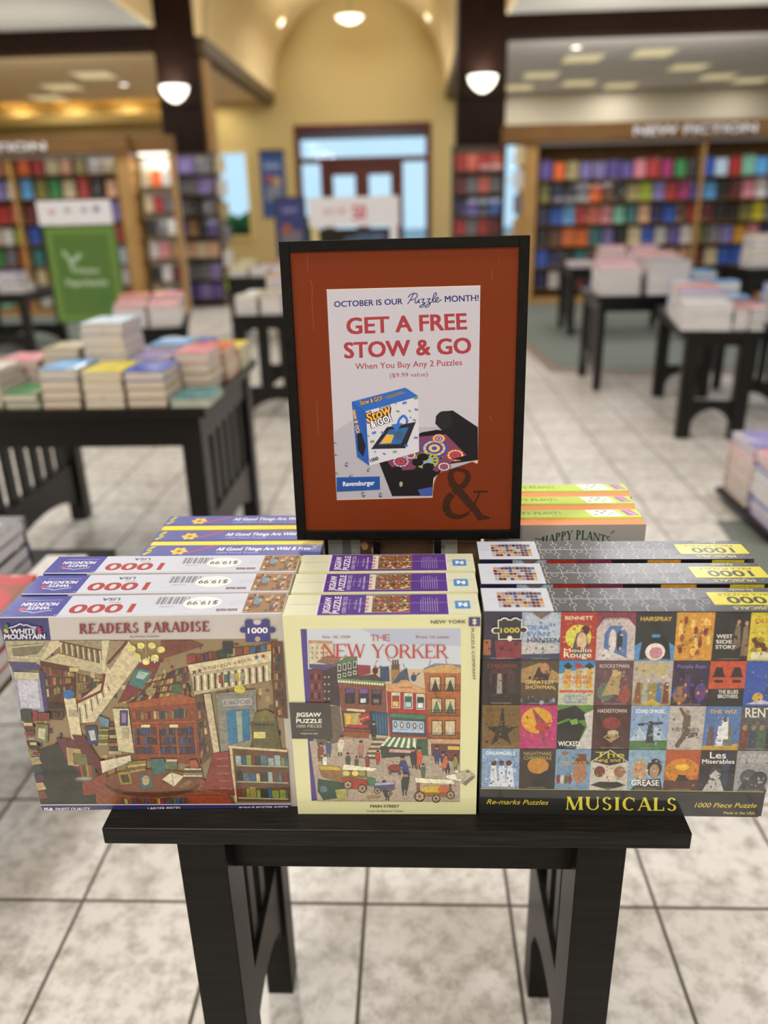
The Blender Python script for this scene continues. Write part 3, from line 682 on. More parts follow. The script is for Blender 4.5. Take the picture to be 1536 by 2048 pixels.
    # sofa corner, stacks, cushions, bench
    a.poly([(160, 1050), (300, 1000), (400, 1080), (470, 1180), (480, 1300), (200, 1303)], '23271f'); a.poly([(280, 975), (370, 985), (500, 1170), (440, 1190), (330, 1080)], '5a2530')
    for i in range(9): a.poly([(115+i*9, 905+i*42), (160+i*8, 900+i*42), (185+i*7, 935+i*42), (130+i*9, 942+i*42)], BOOKS[i % 13])
    for i in range(8): a.rect(120+i*8, 900+i*24, 165+i*5, 915+i*24, ['b5a878', '33302a', '6a2a24', '8a8a80'][i % 4])
    a.poly([(180, 905), (243, 910), (240, 1000), (175, 990)], '6c7050'); a.poly([(195, 925), (230, 930), (226, 985), (190, 975)], 'b9b090')
    a.rect(105, 835, 160, 890, '2c3026'); a.rect(165, 840, 190, 890, '7a2438'); a.rect(192, 850, 250, 890, '71382c')
    a.poly([(360, 960), (420, 965), (500, 1090), (650, 1060), (650, 1080), (500, 1150), (430, 1080)], '57231c'); a.poly([(500, 1090), (650, 1060), (655, 1090), (510, 1150)], 'c6baa0')
    a.poly([(425, 920), (480, 915), (495, 1000), (440, 1010)], '2c3a62'); a.poly([(440, 940), (470, 935), (480, 985), (455, 990)], 'b8b8b0'); a.poly([(490, 865), (545, 885), (540, 925), (495, 910)], '5c7f96')
    for i in range(8): a.rect(545-(i % 3)*4, 900+i*20, 600+(i % 2)*6, 917+i*20, ['5a2a22', '8a5a3a', '33302a', 'a8946a'][i % 4])
    for i in range(6): a.rect(490, 930+i*14, 540, 942+i*14, ['8a8446', '5a5a30', 'a59a60'][i % 3])
    a.poly([(560, 830), (640, 830), (668, 1050), (590, 1040)], 'c0b592'); a.rect(597, 838, 636, 915, '3a2f62'); a.rect(605, 850, 628, 900, '8a7090'); a.rect(612, 925, 640, 975, 'a89c7a')
    a.poly([(330, 1020), (400, 1030), (430, 1120), (340, 1110)], 'a28a5c'); a.poly([(365, 1050), (430, 1055), (440, 1110), (370, 1105)], '66663c')
    for i in range(5): a.poly([(395+i*15, 1110), (410+i*15, 1108), (428+i*14, 1180), (410+i*14, 1185)], ['8a4a2c', '4a4a34', '9a7a4a'][i % 3])
    a.poly([(410, 1200), (530, 1145), (535, 1210), (470, 1255), (415, 1260)], '7c3a22'); a.ell(420, 1180, 48, 14, '5a5048'); a.ell(420, 1176, 40, 8, '8a8478')
    # round table with books
    a.ell(757, 1205, 236, 62, '4a2a1a'); a.ell(757, 1188, 236, 58, '6e3f24')
    for i in range(4): a.poly([(625+i*4, 1135-i*14), (720+i*2, 1120-i*12), (728, 1135-i*12), (630+i*2, 1152-i*14)], ['9a8448', '6a5a34', 'b09a5a', '7a6a3a'][i])
    a.poly([(585, 1145), (645, 1138), (660, 1200), (600, 1208)], '8a7a34'); a.poly([(600, 1160), (637, 1156), (645, 1192), (612, 1196)], '3f3a20')
    a.poly([(690, 1160), (745, 1152), (765, 1222), (705, 1230)], '3f5a62'); a.ell(725, 1185, 18, 24, 'a69a60'); a.poly([(745, 1080), (815, 1075), (825, 1150), (760, 1160)], '3c5f5c'); a.rect(820, 1090, 880, 1130, '5a6a48'); a.rect(825, 1080, 880, 1092, 'b5b09a')
    a.poly([(805, 1180), (850, 1145), (915, 1165), (865, 1215)], 'd0c8a8'); a.line([(855, 1150), (862, 1210)], 3, '8a8068'); a.poly([(880, 1215), (940, 1180), (960, 1195), (905, 1228)], '7a5a34')
    a.poly([(940, 1085), (975, 1080), (990, 1120), (945, 1130)], '94503a')
    for i in range(5): a.rect(915-i*2, 1125+i*11, 1000+i*2, 1134+i*11, ['c5bba0', '5a3a2a', '8a7a5a'][i % 3])
    a.books(((590, 1265), (930, 1265), (930, 1303), (600, 1303)), 24, 1, ['7a2a24', '3a5a3a', '2f4a7a', 'a08a3a', '5a2a4a'])
    a.poly([(930, 1258), (1120, 1258), (1165, 1303), (935, 1303)], '8c3c1c')
    a.outline = 0; a.mot = 0.0
    # bottom band
    a.line([(190, 1306), (1440, 1302)], 5, 'c6c2c2'); a.poly([(190, 1309), (1440, 1304), (1445, 1345), (185, 1345)], '24245c')
    a.text('USA', (207, 1337), (268, 1336), 17, 'c9c6c8', .04); a.text('FINEST QUALITY', (280, 1334), (450, 1332), 14, 'c9c6c8', .015)
    a.text('LARGER PIECES', (736, 1331), (895, 1328), 14, 'c9c6c8', .015); a.text('BONUS POSTER INSIDE', (1188, 1328), (1428, 1324), 14, 'c9c6c8', .015)
    # titles and logo
    a.serif('READERS PARADISE', (397, 460), (1040, 448), 50, '6e1418', T=.24, t=.11, sf=.055, gap=.05)
    a.text('by Aimee Stewart', (648, 477), (792, 475), 9, '35282a', .02)
    a.text('WHITE', (58, 459), (180, 457), 24, 'c4c2c6', .035); a.text('MOUNTAIN', (26, 486), (227, 484), 25, 'c4c2c6', .035)
    a.line([(48, 430), (75, 424), (105, 410), (122, 418), (135, 414), (160, 426), (185, 428)], 5, 'd0ced2')
    a.poly(piece(38, 428, 17, 20), '2c6b2c'); a.poly(piece(35, 446, 14, 45), 'c9a82c'); a.poly(piece(200, 443, 17, 10), 'a52424')
    a.poly([(1215, 398), (1337, 395), (1340, 498), (1220, 500)], '2b2b6b')
    for x, y, rx, ry in ((1235, 398, 20, 11), (1318, 396, 20, 11), (1207, 440, 17, 15), (1350, 440, 17, 15)): a.ell(x, y, rx, ry, '2b2b6b')
    a.ell(1278, 485, 14, 13, '9a8a78'); a.ell(1276, 402, 20, 13, 'aaa5a3'); a.text('1000', (1231, 457), (1327, 455), 28, 'd8d6da', .03)
    return a

def uv_top(root, t, h, w, gain=TG):
    """art on the upward face: u across 0..w, v from front edge to back edge 0..t"""
    return Art(O=(0, 0, h), U=(1, 0, 0), V=(0, 1, 0), Nn=(0, 0, 1), gain=gain, lift=.0002)

def readers_top(a, w, t):
    X = lambda u: u*w
    Y = lambda v: v*t
    a.rect(.0005, .0005, w-.0005, t-.0005, 'd2d9ec'); a.rect(.0005, .0005, X(.205), t-.0005, '3f46a8')
    rot = lambda body, u0, u1, v, hh, col, bold=0: a.text(body, (X(u1), Y(v+hh)), (X(u0), Y(v+hh)), hh*t, col, bold)   # read from the far side
    rot('WHITE', .075, .155, .34, .15, 'e4e6f2', .035); rot('MOUNTAIN', .045, .175, .52, .16, 'e4e6f2', .035)
    a.line([(X(.17), Y(.30)), (X(.13), Y(.24)), (X(.11), Y(.19)), (X(.09), Y(.25)), (X(.06), Y(.28))], .0012, 'e4e6f2'); a.line([(X(.05), Y(.8)), (X(.18), Y(.8))], .0008, 'c0c6e6')
    a.poly([(X(u), Y(v)) for u, v in piece(.163, .38, .012)], 'd0c030'); a.poly([(X(.06)+.004*math.cos(j), Y(.38)+.004*math.sin(j)) for j in range(6)], 'c04038')
    rot('1000', .235, .46, .12, .42, 'b0353a', .035); rot('PIECES', .36, .40, .60, .06, '7a3a44'); rot('USA', .325, .39, .72, .14, '4a4a66', .03)
    for i in range(26):
        if i % 5 != 3: a.rect(X(.53+i*.0045), Y(.50), X(.53+i*.0045+(.0028 if i % 3 else .0014)), Y(.86), '3a3a40')
    rot('12345', .55, .60, .36, .05, '55555c')
    a.ell(X(.70), Y(.55), X(.07), Y(.30), 'f6f6fa'); rot('$19.99', .645, .755, .44, .20, '3a3438', .01)
    rot('READERS PARADISE', .76, .955-.12, .12, .12, '6a2a32', .02)
    for i in range(3): a.line([(X(.80), Y(.42+i*.09)), (X(.94-.12+.04*i), Y(.42+i*.09))], .0004, 'a0a0aa')
    q = ((X(.855), Y(.04)), (X(.995), Y(.04)), (X(.995), Y(.97)), (X(.855), Y(.97)))
    a.rect(X(.855), Y(.03), X(.997), Y(.97), '9a7048'); r = random.Random(5)
    for i in range(60):
        u, v = r.uniform(.857, .985), r.uniform(.05, .85); a.rect(X(u), Y(v), X(u+.011), Y(v+.12), r.choice(['6a3a2a', 'b8a078', '8a5a3a', 'd8c8a0', '4a5a6a', '7a2a24', 'c8a878', '5a4030']))
    a.rect(X(.885), Y(.45), X(.905), Y(.75), '5a9ac0')
    # folds and painted-in glints of the clear wrap along the long edges
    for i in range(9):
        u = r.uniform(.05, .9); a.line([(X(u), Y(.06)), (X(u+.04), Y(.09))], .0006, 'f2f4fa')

def newyork_front(root, loc, rz, w, h):
    k = .28646
    a = Art(gain=FG, px=plane_px((0, 0, 0), (1, 0, 0), (0, 0, 1), loc, rz, k, (550, 1080)), clip=(.0004, w-.0004, .0004, h-.0004))
    a.rect(20, 500, 1480, 1960, 'b4b38c')
    a.poly([(178, 620), (222, 620), (296, 1818), (256, 1820)], '3a2c6c')
    a.poly([(222, 620), (1297, 615), (1287, 1825), (296, 1820)], 'a3937c')
    a.poly([(222, 620), (1297, 615), (1296, 900), (232, 900)], 'a2a9b2'); a.poly([(600, 618), (1297, 615), (1297, 740), (800, 720)], '9299aa')
    a.outline = 1.8; a.mot = .9
    # far roofs
    a.poly([(235, 712), (395, 712), (430, 850), (240, 865)], 'b5ad92'); a.poly([(235, 700), (400, 705), (400, 722), (235, 718)], 'a77f66')
    for i in range(12): a.rect(255+(i % 4)*33, 745+(i//4)*34, 267+(i % 4)*33, 760+(i//4)*34, '8f8a78')
    a.poly([(290, 850), (365, 805), (460, 820), (430, 880)], '7a5a48'); a.poly([(240, 865), (430, 870), (430, 905), (330, 915), (240, 890)], '4a416e')
    # left row of brick buildings
    a.poly([(240, 900), (330, 895), (345, 1135), (242, 1140)], '5c2c30'); a.poly([(330, 915), (440, 875), (455, 1160), (345, 1140)], '33292a'); a.poly([(428, 865), (570, 820), (582, 960), (435, 1000)], '3a3c34'); a.poly([(425, 862), (500, 812), (575, 812), (572, 835), (432, 880)], '4a6a4a')
    for i in range(9): a.rect(252+(i % 3)*26, 935+(i//3)*65, 266+(i % 3)*26, 975+(i//3)*65, '8a4a48' if i % 2 else '2c1c22')
    for i in range(8): a.rect(342+(i % 2)*28, 950+(i//2)*50, 354+(i % 2)*28, 962+(i//2)*50, '9a9488')
    for i in range(8):
        x, y = 437+(i % 4)*36, 868-(i % 4)*8+(i//4)*66; a.rect(x, y, x+24, y+48-(i//4)*20, 'c0c2b8'); a.rect(x+5, y+6, x+19, y+42-(i//4)*20, '2a2c2a')
    # roof tops
    a.poly([(575, 870), (665, 875), (665, 930), (580, 950)], '7c3038'); a.poly([(735, 885), (795, 880), (800, 985), (735, 985)], '2c3f5c'); a.poly([(810, 870), (870, 865), (870, 960), (815, 1000)], '8a6a48')
    for i in range(3): a.rect(820+i*16, 835, 830+i*16, 900, '4a3a34')
    a.poly([(870, 925), (920, 890), (938, 985), (820, 1000)], '3a4458'); a.poly([(1040, 895), (1120, 860), (1297, 870), (1297, 900)], '6b7488')
    a.poly([(500, 960), (700, 935), (770, 990), (450, 965)], '453a38')
    for x, y, c in ((700, 910, '4a1f24'), (968, 960, '2b3668')): a.ell(x, y, 20, 26, c); a.ell(x, y-30, 10, 10, '9a6a50'); a.line([(x, y), (x+45, y-35)], 8, c)
    for x0, y0, x1, y1 in ((700, 860, 720, 835), (780, 820, 830, 870), (905, 890, 895, 860), (1075, 880, 1085, 835), (1190, 830, 1200, 865)): a.line([(x0, y0), (x1, y1)], 4, '3a3a40')
    # row of shop houses
    a.poly([(440, 985), (770, 1005), (790, 1360), (480, 1340)], '6c4238'); a.poly([(433, 962), (765, 985), (768, 1010), (438, 990)], '5c7a54')
    for i in range(18): a.ell(445+i*18, 985+i*1.3, 7, 9, 'c5d0a8')
    a.poly([(770, 1005), (845, 1010), (880, 975), (925, 975), (960, 1012), (1055, 1040), (1062, 1090), (780, 1060)], 'b58a62'); a.poly([(780, 1055), (1060, 1070), (1075, 1380), (800, 1370)], '8c2a2c')
    a.text('HAAMI', (870, 1032), (955, 1036), 14, '6a5038', .02)
    a.poly([(1040, 905), (1297, 895), (1292, 1390), (1075, 1385)], '94572f'); a.poly([(1035, 900), (1170, 868), (1230, 865), (1297, 895), (1297, 930), (1040, 925)], 'b08a55')
    for i, x in enumerate((490, 585, 675)): a.rect(x, 1035+i*4, x+68, 1140+i*4, '2a2230'); a.rect(x+5, 1035+i*4, x+63, 1065+i*4, ['5a3a78', '6a4a88', '4a4448'][i]); a.rect(x+12, 1100+i*4, x+50, 1130+i*4, ['3a2a28', 'c0c0c0', '6a6460'][i])
    for i, x in enumerate((812, 900, 985)): a.rect(x, 1062+i*5, x+62, 1172+i*5, 'b8b4a4'); a.rect(x+7, 1085+i*5, x+55, 1165+i*5, ['8a3a28', '2f5a48', '2a3a3a'][i]); a.rect(x+10, 1125+i*5, x+50, 1160+i*5, ['c89a5a', '9fb4c4', 'c4c8cc'][i])
    for x, y, c in ((1085, 955, '3a2a22'), (1190, 955, '2f3a34'), (1095, 1105, '3f6a4a'), (1190, 1108, '3a6048'), (1098, 1262, 'b8a888'), (1190, 1262, 'b8b0a0')):
        a.rect(x-5, y-5, x+72, y+100, '5a2f1c'); a.rect(x, y, x+66, y+95, 'b5a684'); a.poly([(x+8, y+95), (x+33, y+15), (x+60, y+95)], c)
    for y in (1050, 1225, 1385):
        a.line([(1065, y-40), (1292, y-42)], 4, '2a201c'); a.line([(1065, y), (1292, y)], 6, '3a2018')
        for i in range(18): a.line([(1068+i*13, y-40), (1068+i*13, y)], 3, '2a201c')
    for i in range(9): a.line([(1110+i*10, 1062+i*16), (1130+i*10, 1058+i*16)], 4, '2a201c')
    a.line([(1105, 1060), (1200, 1210)], 3, '2a201c'); a.line([(1125, 1250), (1190, 1340)], 3, '2a201c')
    # shop fronts
    a.poly([(470, 1195), (665, 1200), (670, 1325), (480, 1310)], '43302a'); a.poly([(480, 1205), (600, 1205), (610, 1305), (490, 1300)], '9d8c5c'); a.poly([(490, 1210), (530, 1210), (535, 1300), (497, 1300)], 'c5a040'); a.poly([(585, 1220), (660, 1195), (665, 1250), (595, 1275)], '8f2f2c'); a.poly([(500, 1172), (630, 1182), (628, 1200), (500, 1190)], 'c2b084'); a.poly([(500, 1285), (650, 1290), (650, 1310), (505, 1306)], '9a2a24')
    a.text('HOME MADE', (592, 1258), (655, 1236), 12, 'd8c0a0'); a.ell(560, 1250, 14, 24, 'a8a060')
    a.poly([(668, 1195), (785, 1205), (790, 1365), (680, 1355)], '24445c')
    for i in range(5): a.line([(690+i*20, 1215), (695+i*20, 1340)], 3, '4a7a94')
    a.poly([(805, 1205), (1050, 1220), (1055, 1365), (812, 1355)], '33424a'); a.poly([(800, 1205), (1050, 1218), (1050, 1250), (805, 1235)], '3c6a50'); a.poly([(818, 1255), (1040, 1265), (1042, 1345), (822, 1338)], '8fa0b8')
    for i in range(5): a.ell(840+i*45, 1285+i*3, 12, 22, ['3a2a22', '5a4030', '2a2a34'][i % 3]); a.ell(840+i*45, 1285+i*3, 5, 14, 'd0c8b0')
    a.line([(820, 1330), (1040, 1338)], 8, 'a8b8d0')
    a.poly([(480, 1330), (665, 1340), (650, 1385), (440, 1365)], '7a4526'); a.poly([(1080, 1385), (1290, 1388), (1290, 1420), (1085, 1410)], 'b08a68'); a.poly([(1090, 1420), (1290, 1425), (1288, 1560), (1095, 1540)], '5a3230'); a.poly([(1205, 1435), (1288, 1438), (1288, 1465), (1205, 1460)], 'b59a4a')
    # steps, street
    a.poly([(240, 1400), (480, 1380), (790, 1380), (1080, 1500), (1290, 1560), (1287, 1825), (296, 1820)], '96897a'); a.poly([(240, 1150), (450, 1160), (480, 1400), (300, 1440)], '5a4e46')
    for i in range(9): a.poly([(690-i*8, 1385+i*16), (770-i*6, 1385+i*16), (765-i*6, 1397+i*16), (684-i*8, 1397+i*16)], 'b8a890' if i % 2 else '54463c')
    for i in range(11):
        t0, t1 = i/11, (i+1)/11; q = lambda t, b: ((795+t*185, 1370+t*12) if b == 0 else (735+t*250, 1435+t*20)); a.poly([q(t0, 0), q(t1, 0), q(t1, 1), q(t0, 1)], '3f6a4c' if i % 2 else 'c9cbb4')
    a.poly([(735, 1435), (985, 1455), (980, 1500), (745, 1520)], '3a3a34'); a.poly([(800, 1455), (975, 1465), (965, 1485), (795, 1478)], 'a89088'); a.poly([(990, 1385), (1065, 1385), (1068, 1500), (985, 1500)], '33503c')
    rr_ = random.Random(21)
    def figure(x, y, s, c, lean=0, hat=None):
        a.poly([(x-9*s, y), (x-13*s+lean, y-34*s), (x-8*s+lean, y-48*s), (x+8*s+lean, y-48*s), (x+13*s+lean, y-34*s), (x+9*s, y)], c); a.ell(x+lean*1.2, y-55*s, 7*s, 8*s, 'a87858', n=10)
        a.ell(x+lean*1.2, y-60*s, 8*s, 5*s, hat or '2a2224', n=10); a.line([(x-4*s, y), (x-5*s, y+14*s)], 5*s, '2c2626'); a.line([(x+4*s, y), (x+5*s, y+14*s)], 5*s, '2c2626')
    for x, y, s, c, l in ((375, 1490, 1.6, '39426a', 0), (455, 1480, 1.9, 'bdb49c', 8), (600, 1500, 1.6, '9a6a62', 0), (690, 1370, 1.7, '2a2a2e', 0), (718, 1550, 1.3, '9c2c2c', 0), (1000, 1570, 2, 'a84a2c', 6), (970, 1565, 1.9, '2c2a30', -4), (1130, 1540, 1.7, '33375a', 0), (315, 1520, 1.7, '6b3c34', 5), (350, 1570, 1.2, 'd0ccc0', 0), (510, 1570, 1.4, '3f4a3c', 0), (925, 1640, 2.2, '2f3a6c', -30), (1205, 1600, 2, '2c3440', -25), (1180, 1590, 1.5, 'b05a3c', 10), (1035, 1640, 1.3, '48584a', 0), (645, 1580, 1.2, '7a3a34', 0), (570, 1575, 1.1, '50443c', 0), (785, 1790, 1.8, '33302e', -20), (905, 1750, 2.1, '2c2a2c', 4), (1260, 1580, 1.3, '7a7a34', 0)): figure(x, y, s, c, l)
    for i in range(40): x, y = rr_.uniform(300, 1270), rr_.uniform(1420, 1810); a.ell(x, y, rr_.uniform(3, 9), rr_.uniform(2, 5), rr_.choice(['b5a898', '7c7064', 'c4b8a8', '6a5c50']), n=8)
    # prams, carts, barrows
    a.ell(835, 1585, 48, 34, '2f2a2c', 0, 180); a.ell(835, 1585, 48, 22, '7c3434')
    def wheel(x, y, r): a.ell(x, y, r, r, '33241c', n=16); a.ell(x, y, r*.76, r*.76, 'a08a70', n=16); [a.line([(x, y), (x+r*.8*math.cos(j*1.05), y+r*.8*math.sin(j*1.05))], 4, '33241c') for j in range(6)]; a.ell(x, y, 6, 6, '33241c', n=8)
    wheel(805, 1620, 14); wheel(870, 1622, 14)
    a.poly([(310, 1590), (470, 1600), (465, 1690), (330, 1650)], '7c5a34'); a.poly([(300, 1570), (450, 1580), (470, 1605), (320, 1600)], 'a8963c'); a.poly([(470, 1650), (650, 1670), (640, 1740), (475, 1730)], '8c3424'); a.poly([(480, 1560), (715, 1590), (690, 1610), (470, 1600)], 'd2cbb4'); a.rect(490, 1605, 640, 1655, '6a5a34')
    for x in (500, 560, 610): a.ell(x, 1625, 24, 18, ['b8a848', '8a8a3a', 'c0b060'][x % 3])
    wheel(510, 1705, 32); wheel(610, 1730, 32)
    a.poly([(300, 1665), (480, 1690), (490, 1790), (340, 1810), (300, 1750)], '26402f'); a.ell(340, 1735, 26, 24, '48606a'); a.poly([(420, 1740), (500, 1730), (510, 1800), (440, 1815)], '8f8a4c'); a.poly([(640, 1650), (700, 1660), (710, 1720), (650, 1710)], '3f6a44')
    a.poly([(690, 1700), (840, 1690), (830, 1740), (700, 1750)], '43405c'); a.poly([(700, 1690), (830, 1685), (840, 1700), (695, 1710)], '8a90b4'); wheel(715, 1745, 24); wheel(800, 1765, 20)
    a.poly([(975, 1655), (1240, 1670), (1255, 1700), (985, 1690)], 'd0c8ae'); a.rect(990, 1690, 1010, 1760, '6a4428'); a.rect(1215, 1700, 1232, 1790, '6a4428'); a.ell(1110, 1745, 95, 34, 'b8962c'); a.ell(1175, 1735, 40, 26, 'a8502c'); a.poly([(985, 1755), (1225, 1760), (1220, 1790), (990, 1785)], '7c5426'); wheel(1010, 1785, 38); wheel(1125, 1800, 30); wheel(1225, 1775, 30)
    a.ell(690, 1790, 50, 12, '8a6a44'); a.poly([(1190, 1640), (1300, 1620), (1300, 1680), (1200, 1660)], 'cfcabb')
    # loose piece leaving the picture
    a.poly([(1262, 1625), (1345, 1600), (1395, 1640), (1330, 1710), (1300, 1690), (1325, 1655), (1270, 1665)], 'a89c88'); a.poly([(1310, 1690), (1380, 1640), (1395, 1650), (1330, 1710)], '6a6258'); a.ell(1345, 1612, 12, 8, '54483f'); a.ell(1268, 1612, 13, 8, 'd0ccba')
    a.outline = 0; a.mot = 0.0
    # lettering
    a.serif('THE', (668, 703), (803, 700), 45, '9c2620', T=.12, t=.08, sf=.0, gap=.1)
    a.serif('NEW', (332, 818), (630, 818), 95, '9c2620', T=.13, t=.06, sf=.04, gap=-.02); a.serif('YORKER', (672, 820), (1212, 822), 95, '9c2620', T=.13, t=.06, sf=.05, gap=.02)
    a.serif('N', (332, 682), (345, 682), 20, '84403a', T=.2, t=.12); a.text('ov. 18, 1939', (348, 682), (525, 682), 19, '84403a', .005); a.text('Price 15 cents', (985, 682), (1212, 682), 19, '84403a', .005)
    a.poly([(95, 1130), (384, 1132), (400, 1385), (118, 1382)], '2f2d2a'); a.text('JIGSAW', (148, 1228), (321, 1228), 29, 'c6c4b8', .03); a.text('PUZZLE', (150, 1272), (327, 1272), 29, 'c6c4b8', .03); a.text('1000 PIECES', (152, 1304), (326, 1304), 21, 'aaa89c'); a.line([(195, 1323), (285, 1323)], 2, '8a887c'); a.text('MADE IN USA', (182, 1351), (300, 1351), 10, 'b0aea2', .02)
    a.text('NEW YORK', (1088, 580), (1334, 578), 25, '2c2c2c', .012); a.rect(1352, 535, 1432, 597, '33265c'); a.poly(piece(1392, 566, 24, 0), 'b9b89a')
    a.text('PUZZLE COMPANY', (1368, 612), (1380, 975), 21, '3a3a36', .008)
    a.text('MAIN STREET', (667, 1862), (868, 1862), 19, '2f2d28', .015); a.text('Cover by Beatrice Tobias', (640, 1893), (895, 1893), 15, '5a584c')
    return a

def newyork_top(a, w, t):
    X = lambda u: u*w
    Y = lambda v: v*t
    a.rect(.0004, .0004, w-.0004, t-.0004, 'e0e2c4'); a.rect(X(.165), Y(.03), X(.845), Y(.98), 'e8e4ee'); a.rect(X(.175), Y(.03), X(.838), Y(.98), '5c3a94')
    up = lambda body, u, v0, v1, hh, col, bold=0: a.text(body, (X(u), Y(v0)), (X(u), Y(v1)), hh*w, col, bold)
    up('JIGSAW', .235, .1, .86, .036, 'f0ecf6', .03); up('PUZZLE', .285, .1, .9, .036, 'f0ecf6', .03); up('1000 PIECES', .318, .12, .88, .022, 'd8d0e8')
    a.line([(X(.332), Y(.3)), (X(.332), Y(.75))], .0003, 'c8bce0')
    up('19 x 26 in', .37, .3, .72, .014, 'e0d8ee'); up('when complete', .392, .14, .82, .014, 'e0d8ee', .01)
    r = random.Random(9); a.rect(X(.415), Y(.13), X(.645), Y(.93), 'e4dccc'); a.rect(X(.45), Y(.14), X(.645), Y(.92), '8a6040')
    for i in range(110):
        u, v = r.uniform(.45, .635), r.uniform(.14, .84); a.rect(X(u), Y(v), X(u+r.uniform(.006, .014)), Y(v+r.uniform(.04, .09)), r.choice(['a03a2a', '6a3a2a', 'c8a868', 'd8ccb0', '3a4a5a', '3a3a30', 'b05a3a', 'c0b048', '5a7a5a', 'e0d8c4']))
    for i in range(4): up('NEW'[i % 3], .432, .2+i*.17, .3+i*.17, .018, 'b04a44', .02)
    for i in range(8):
        u = .70+i*.012; v0 = .12+.06*r.random(); a.line([(X(u), Y(v0)), (X(u), Y(v0+.55+.15*r.random()))], .0005, 'b8a8d4')
    a.rect(X(.875), Y(.28), X(.952), Y(.64), '4a94d8'); a.poly([(X(u), Y(v)) for u, v in ((.892, .38), (.905, .38), (.907, .44), (.918, .44), (.92, .36), (.938, .37), (.938, .54), (.926, .55), (.922, .5), (.912, .5), (.908, .56), (.892, .55))], 'f0f2f4')
    a.line([(X(.02), Y(.52)), (X(.5), Y(.55)), (X(.985), Y(.57))], .0005, 'c8b8e0')
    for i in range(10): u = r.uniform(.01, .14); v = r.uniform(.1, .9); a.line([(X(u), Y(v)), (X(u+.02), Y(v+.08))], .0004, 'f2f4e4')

POSTERS = [  # background, accents, title, title colour per poster: four rows of eight
 [('1e1a3a', '6a2a30', '', ''), ('8a98ac', '4a5a78', 'DEAR|EVAN|HANSEN', '2f5f9c'), ('9c2c20', 'c9c24c', 'BENNETT|Moulin|Rouge', 'd8c8b0'), ('b7aaa8', '4a6a9c', 'MAMMA MIA!', '4a2a34'), ('1a1c1c', '4a86b8', 'HAIRSPRAY', 'c8a040'), ('c08a30', '7a2c18', 'OKLAHOMA!', '3a1c14'), ('17120f', '4a3a2c', 'WEST|SIDE|STORY', 'd0ccc4'), ('c2b02c', '7a2a20', 'OLIVER!', '9a2a20')],
 [('241c1a', '5a2420', 'CHICAGO', '7a2c24'), ('4a3a24', 'b08848', 'GREATEST|SHOWMAN', 'c0a468'), ('b5b49c', '3a7aa0', 'SINGIN|IN THE RAIN', 'b03a24'), ('5a3a40', 'a08a5c', 'ROCKETMAN', 'a8a0a0'), ('a49c92', '8a7a2c', 'WIZARD|OZ', 'b09a2c'), ('241a34', '8a5a28', 'Purple Rain', '6a5aa8'), ('b0441f', '1a1412', '|THE BLUES|BROTHERS', 'c8c4bc'), ('2a4a9c', 'c09a30', '', '')],
 [('6b5022', '1f1810', 'HAMILTON', '4a3a20'), ('a82c66', 'c8961c', '', ''), ('4d7a2c', '151515', '||WICKED', 'd8d6d0'), ('3f1f1c', '5a3028', 'HADESTOWN', 'b8a89c'), ('7a94b8', '3f6a34', 'SOUND OF MUSIC', 'd0d6e0'), ('a8a29c', '5a4a3c', '|NEWSIES', '3a3432'), ('4a6a9c', 'c0b4a4', 'THE WIZ', 'c09a3c'), ('4a4a44', '7a5a48', 'RENT', 'c4c0b8')],
 [('7a94b4', 'c8d0dc', 'DREAMGIRLS', 'd0d8e2'), ('33261c', 'b07a30', 'NIGHTMARE|CHRISTMAS', '8c8048'), ('6a8aa8', '7a5a34', 'CHOCOLATE', 'b08a40'), ('b4b0a4', '24221c', 'The|King and I', 'b0a02c'), ('7c9ab0', '9a7a60', '||GREASE', 'd6d4ce'), ('9c4a14', 'c98a1c', '', ''), ('1f1d1d', '8c8a86', 'Les|Miserables', 'd0ceca'), ('8a8a8a', '4a4a4c', 'A STAR|IS BORN', 'a4a4a4')]]
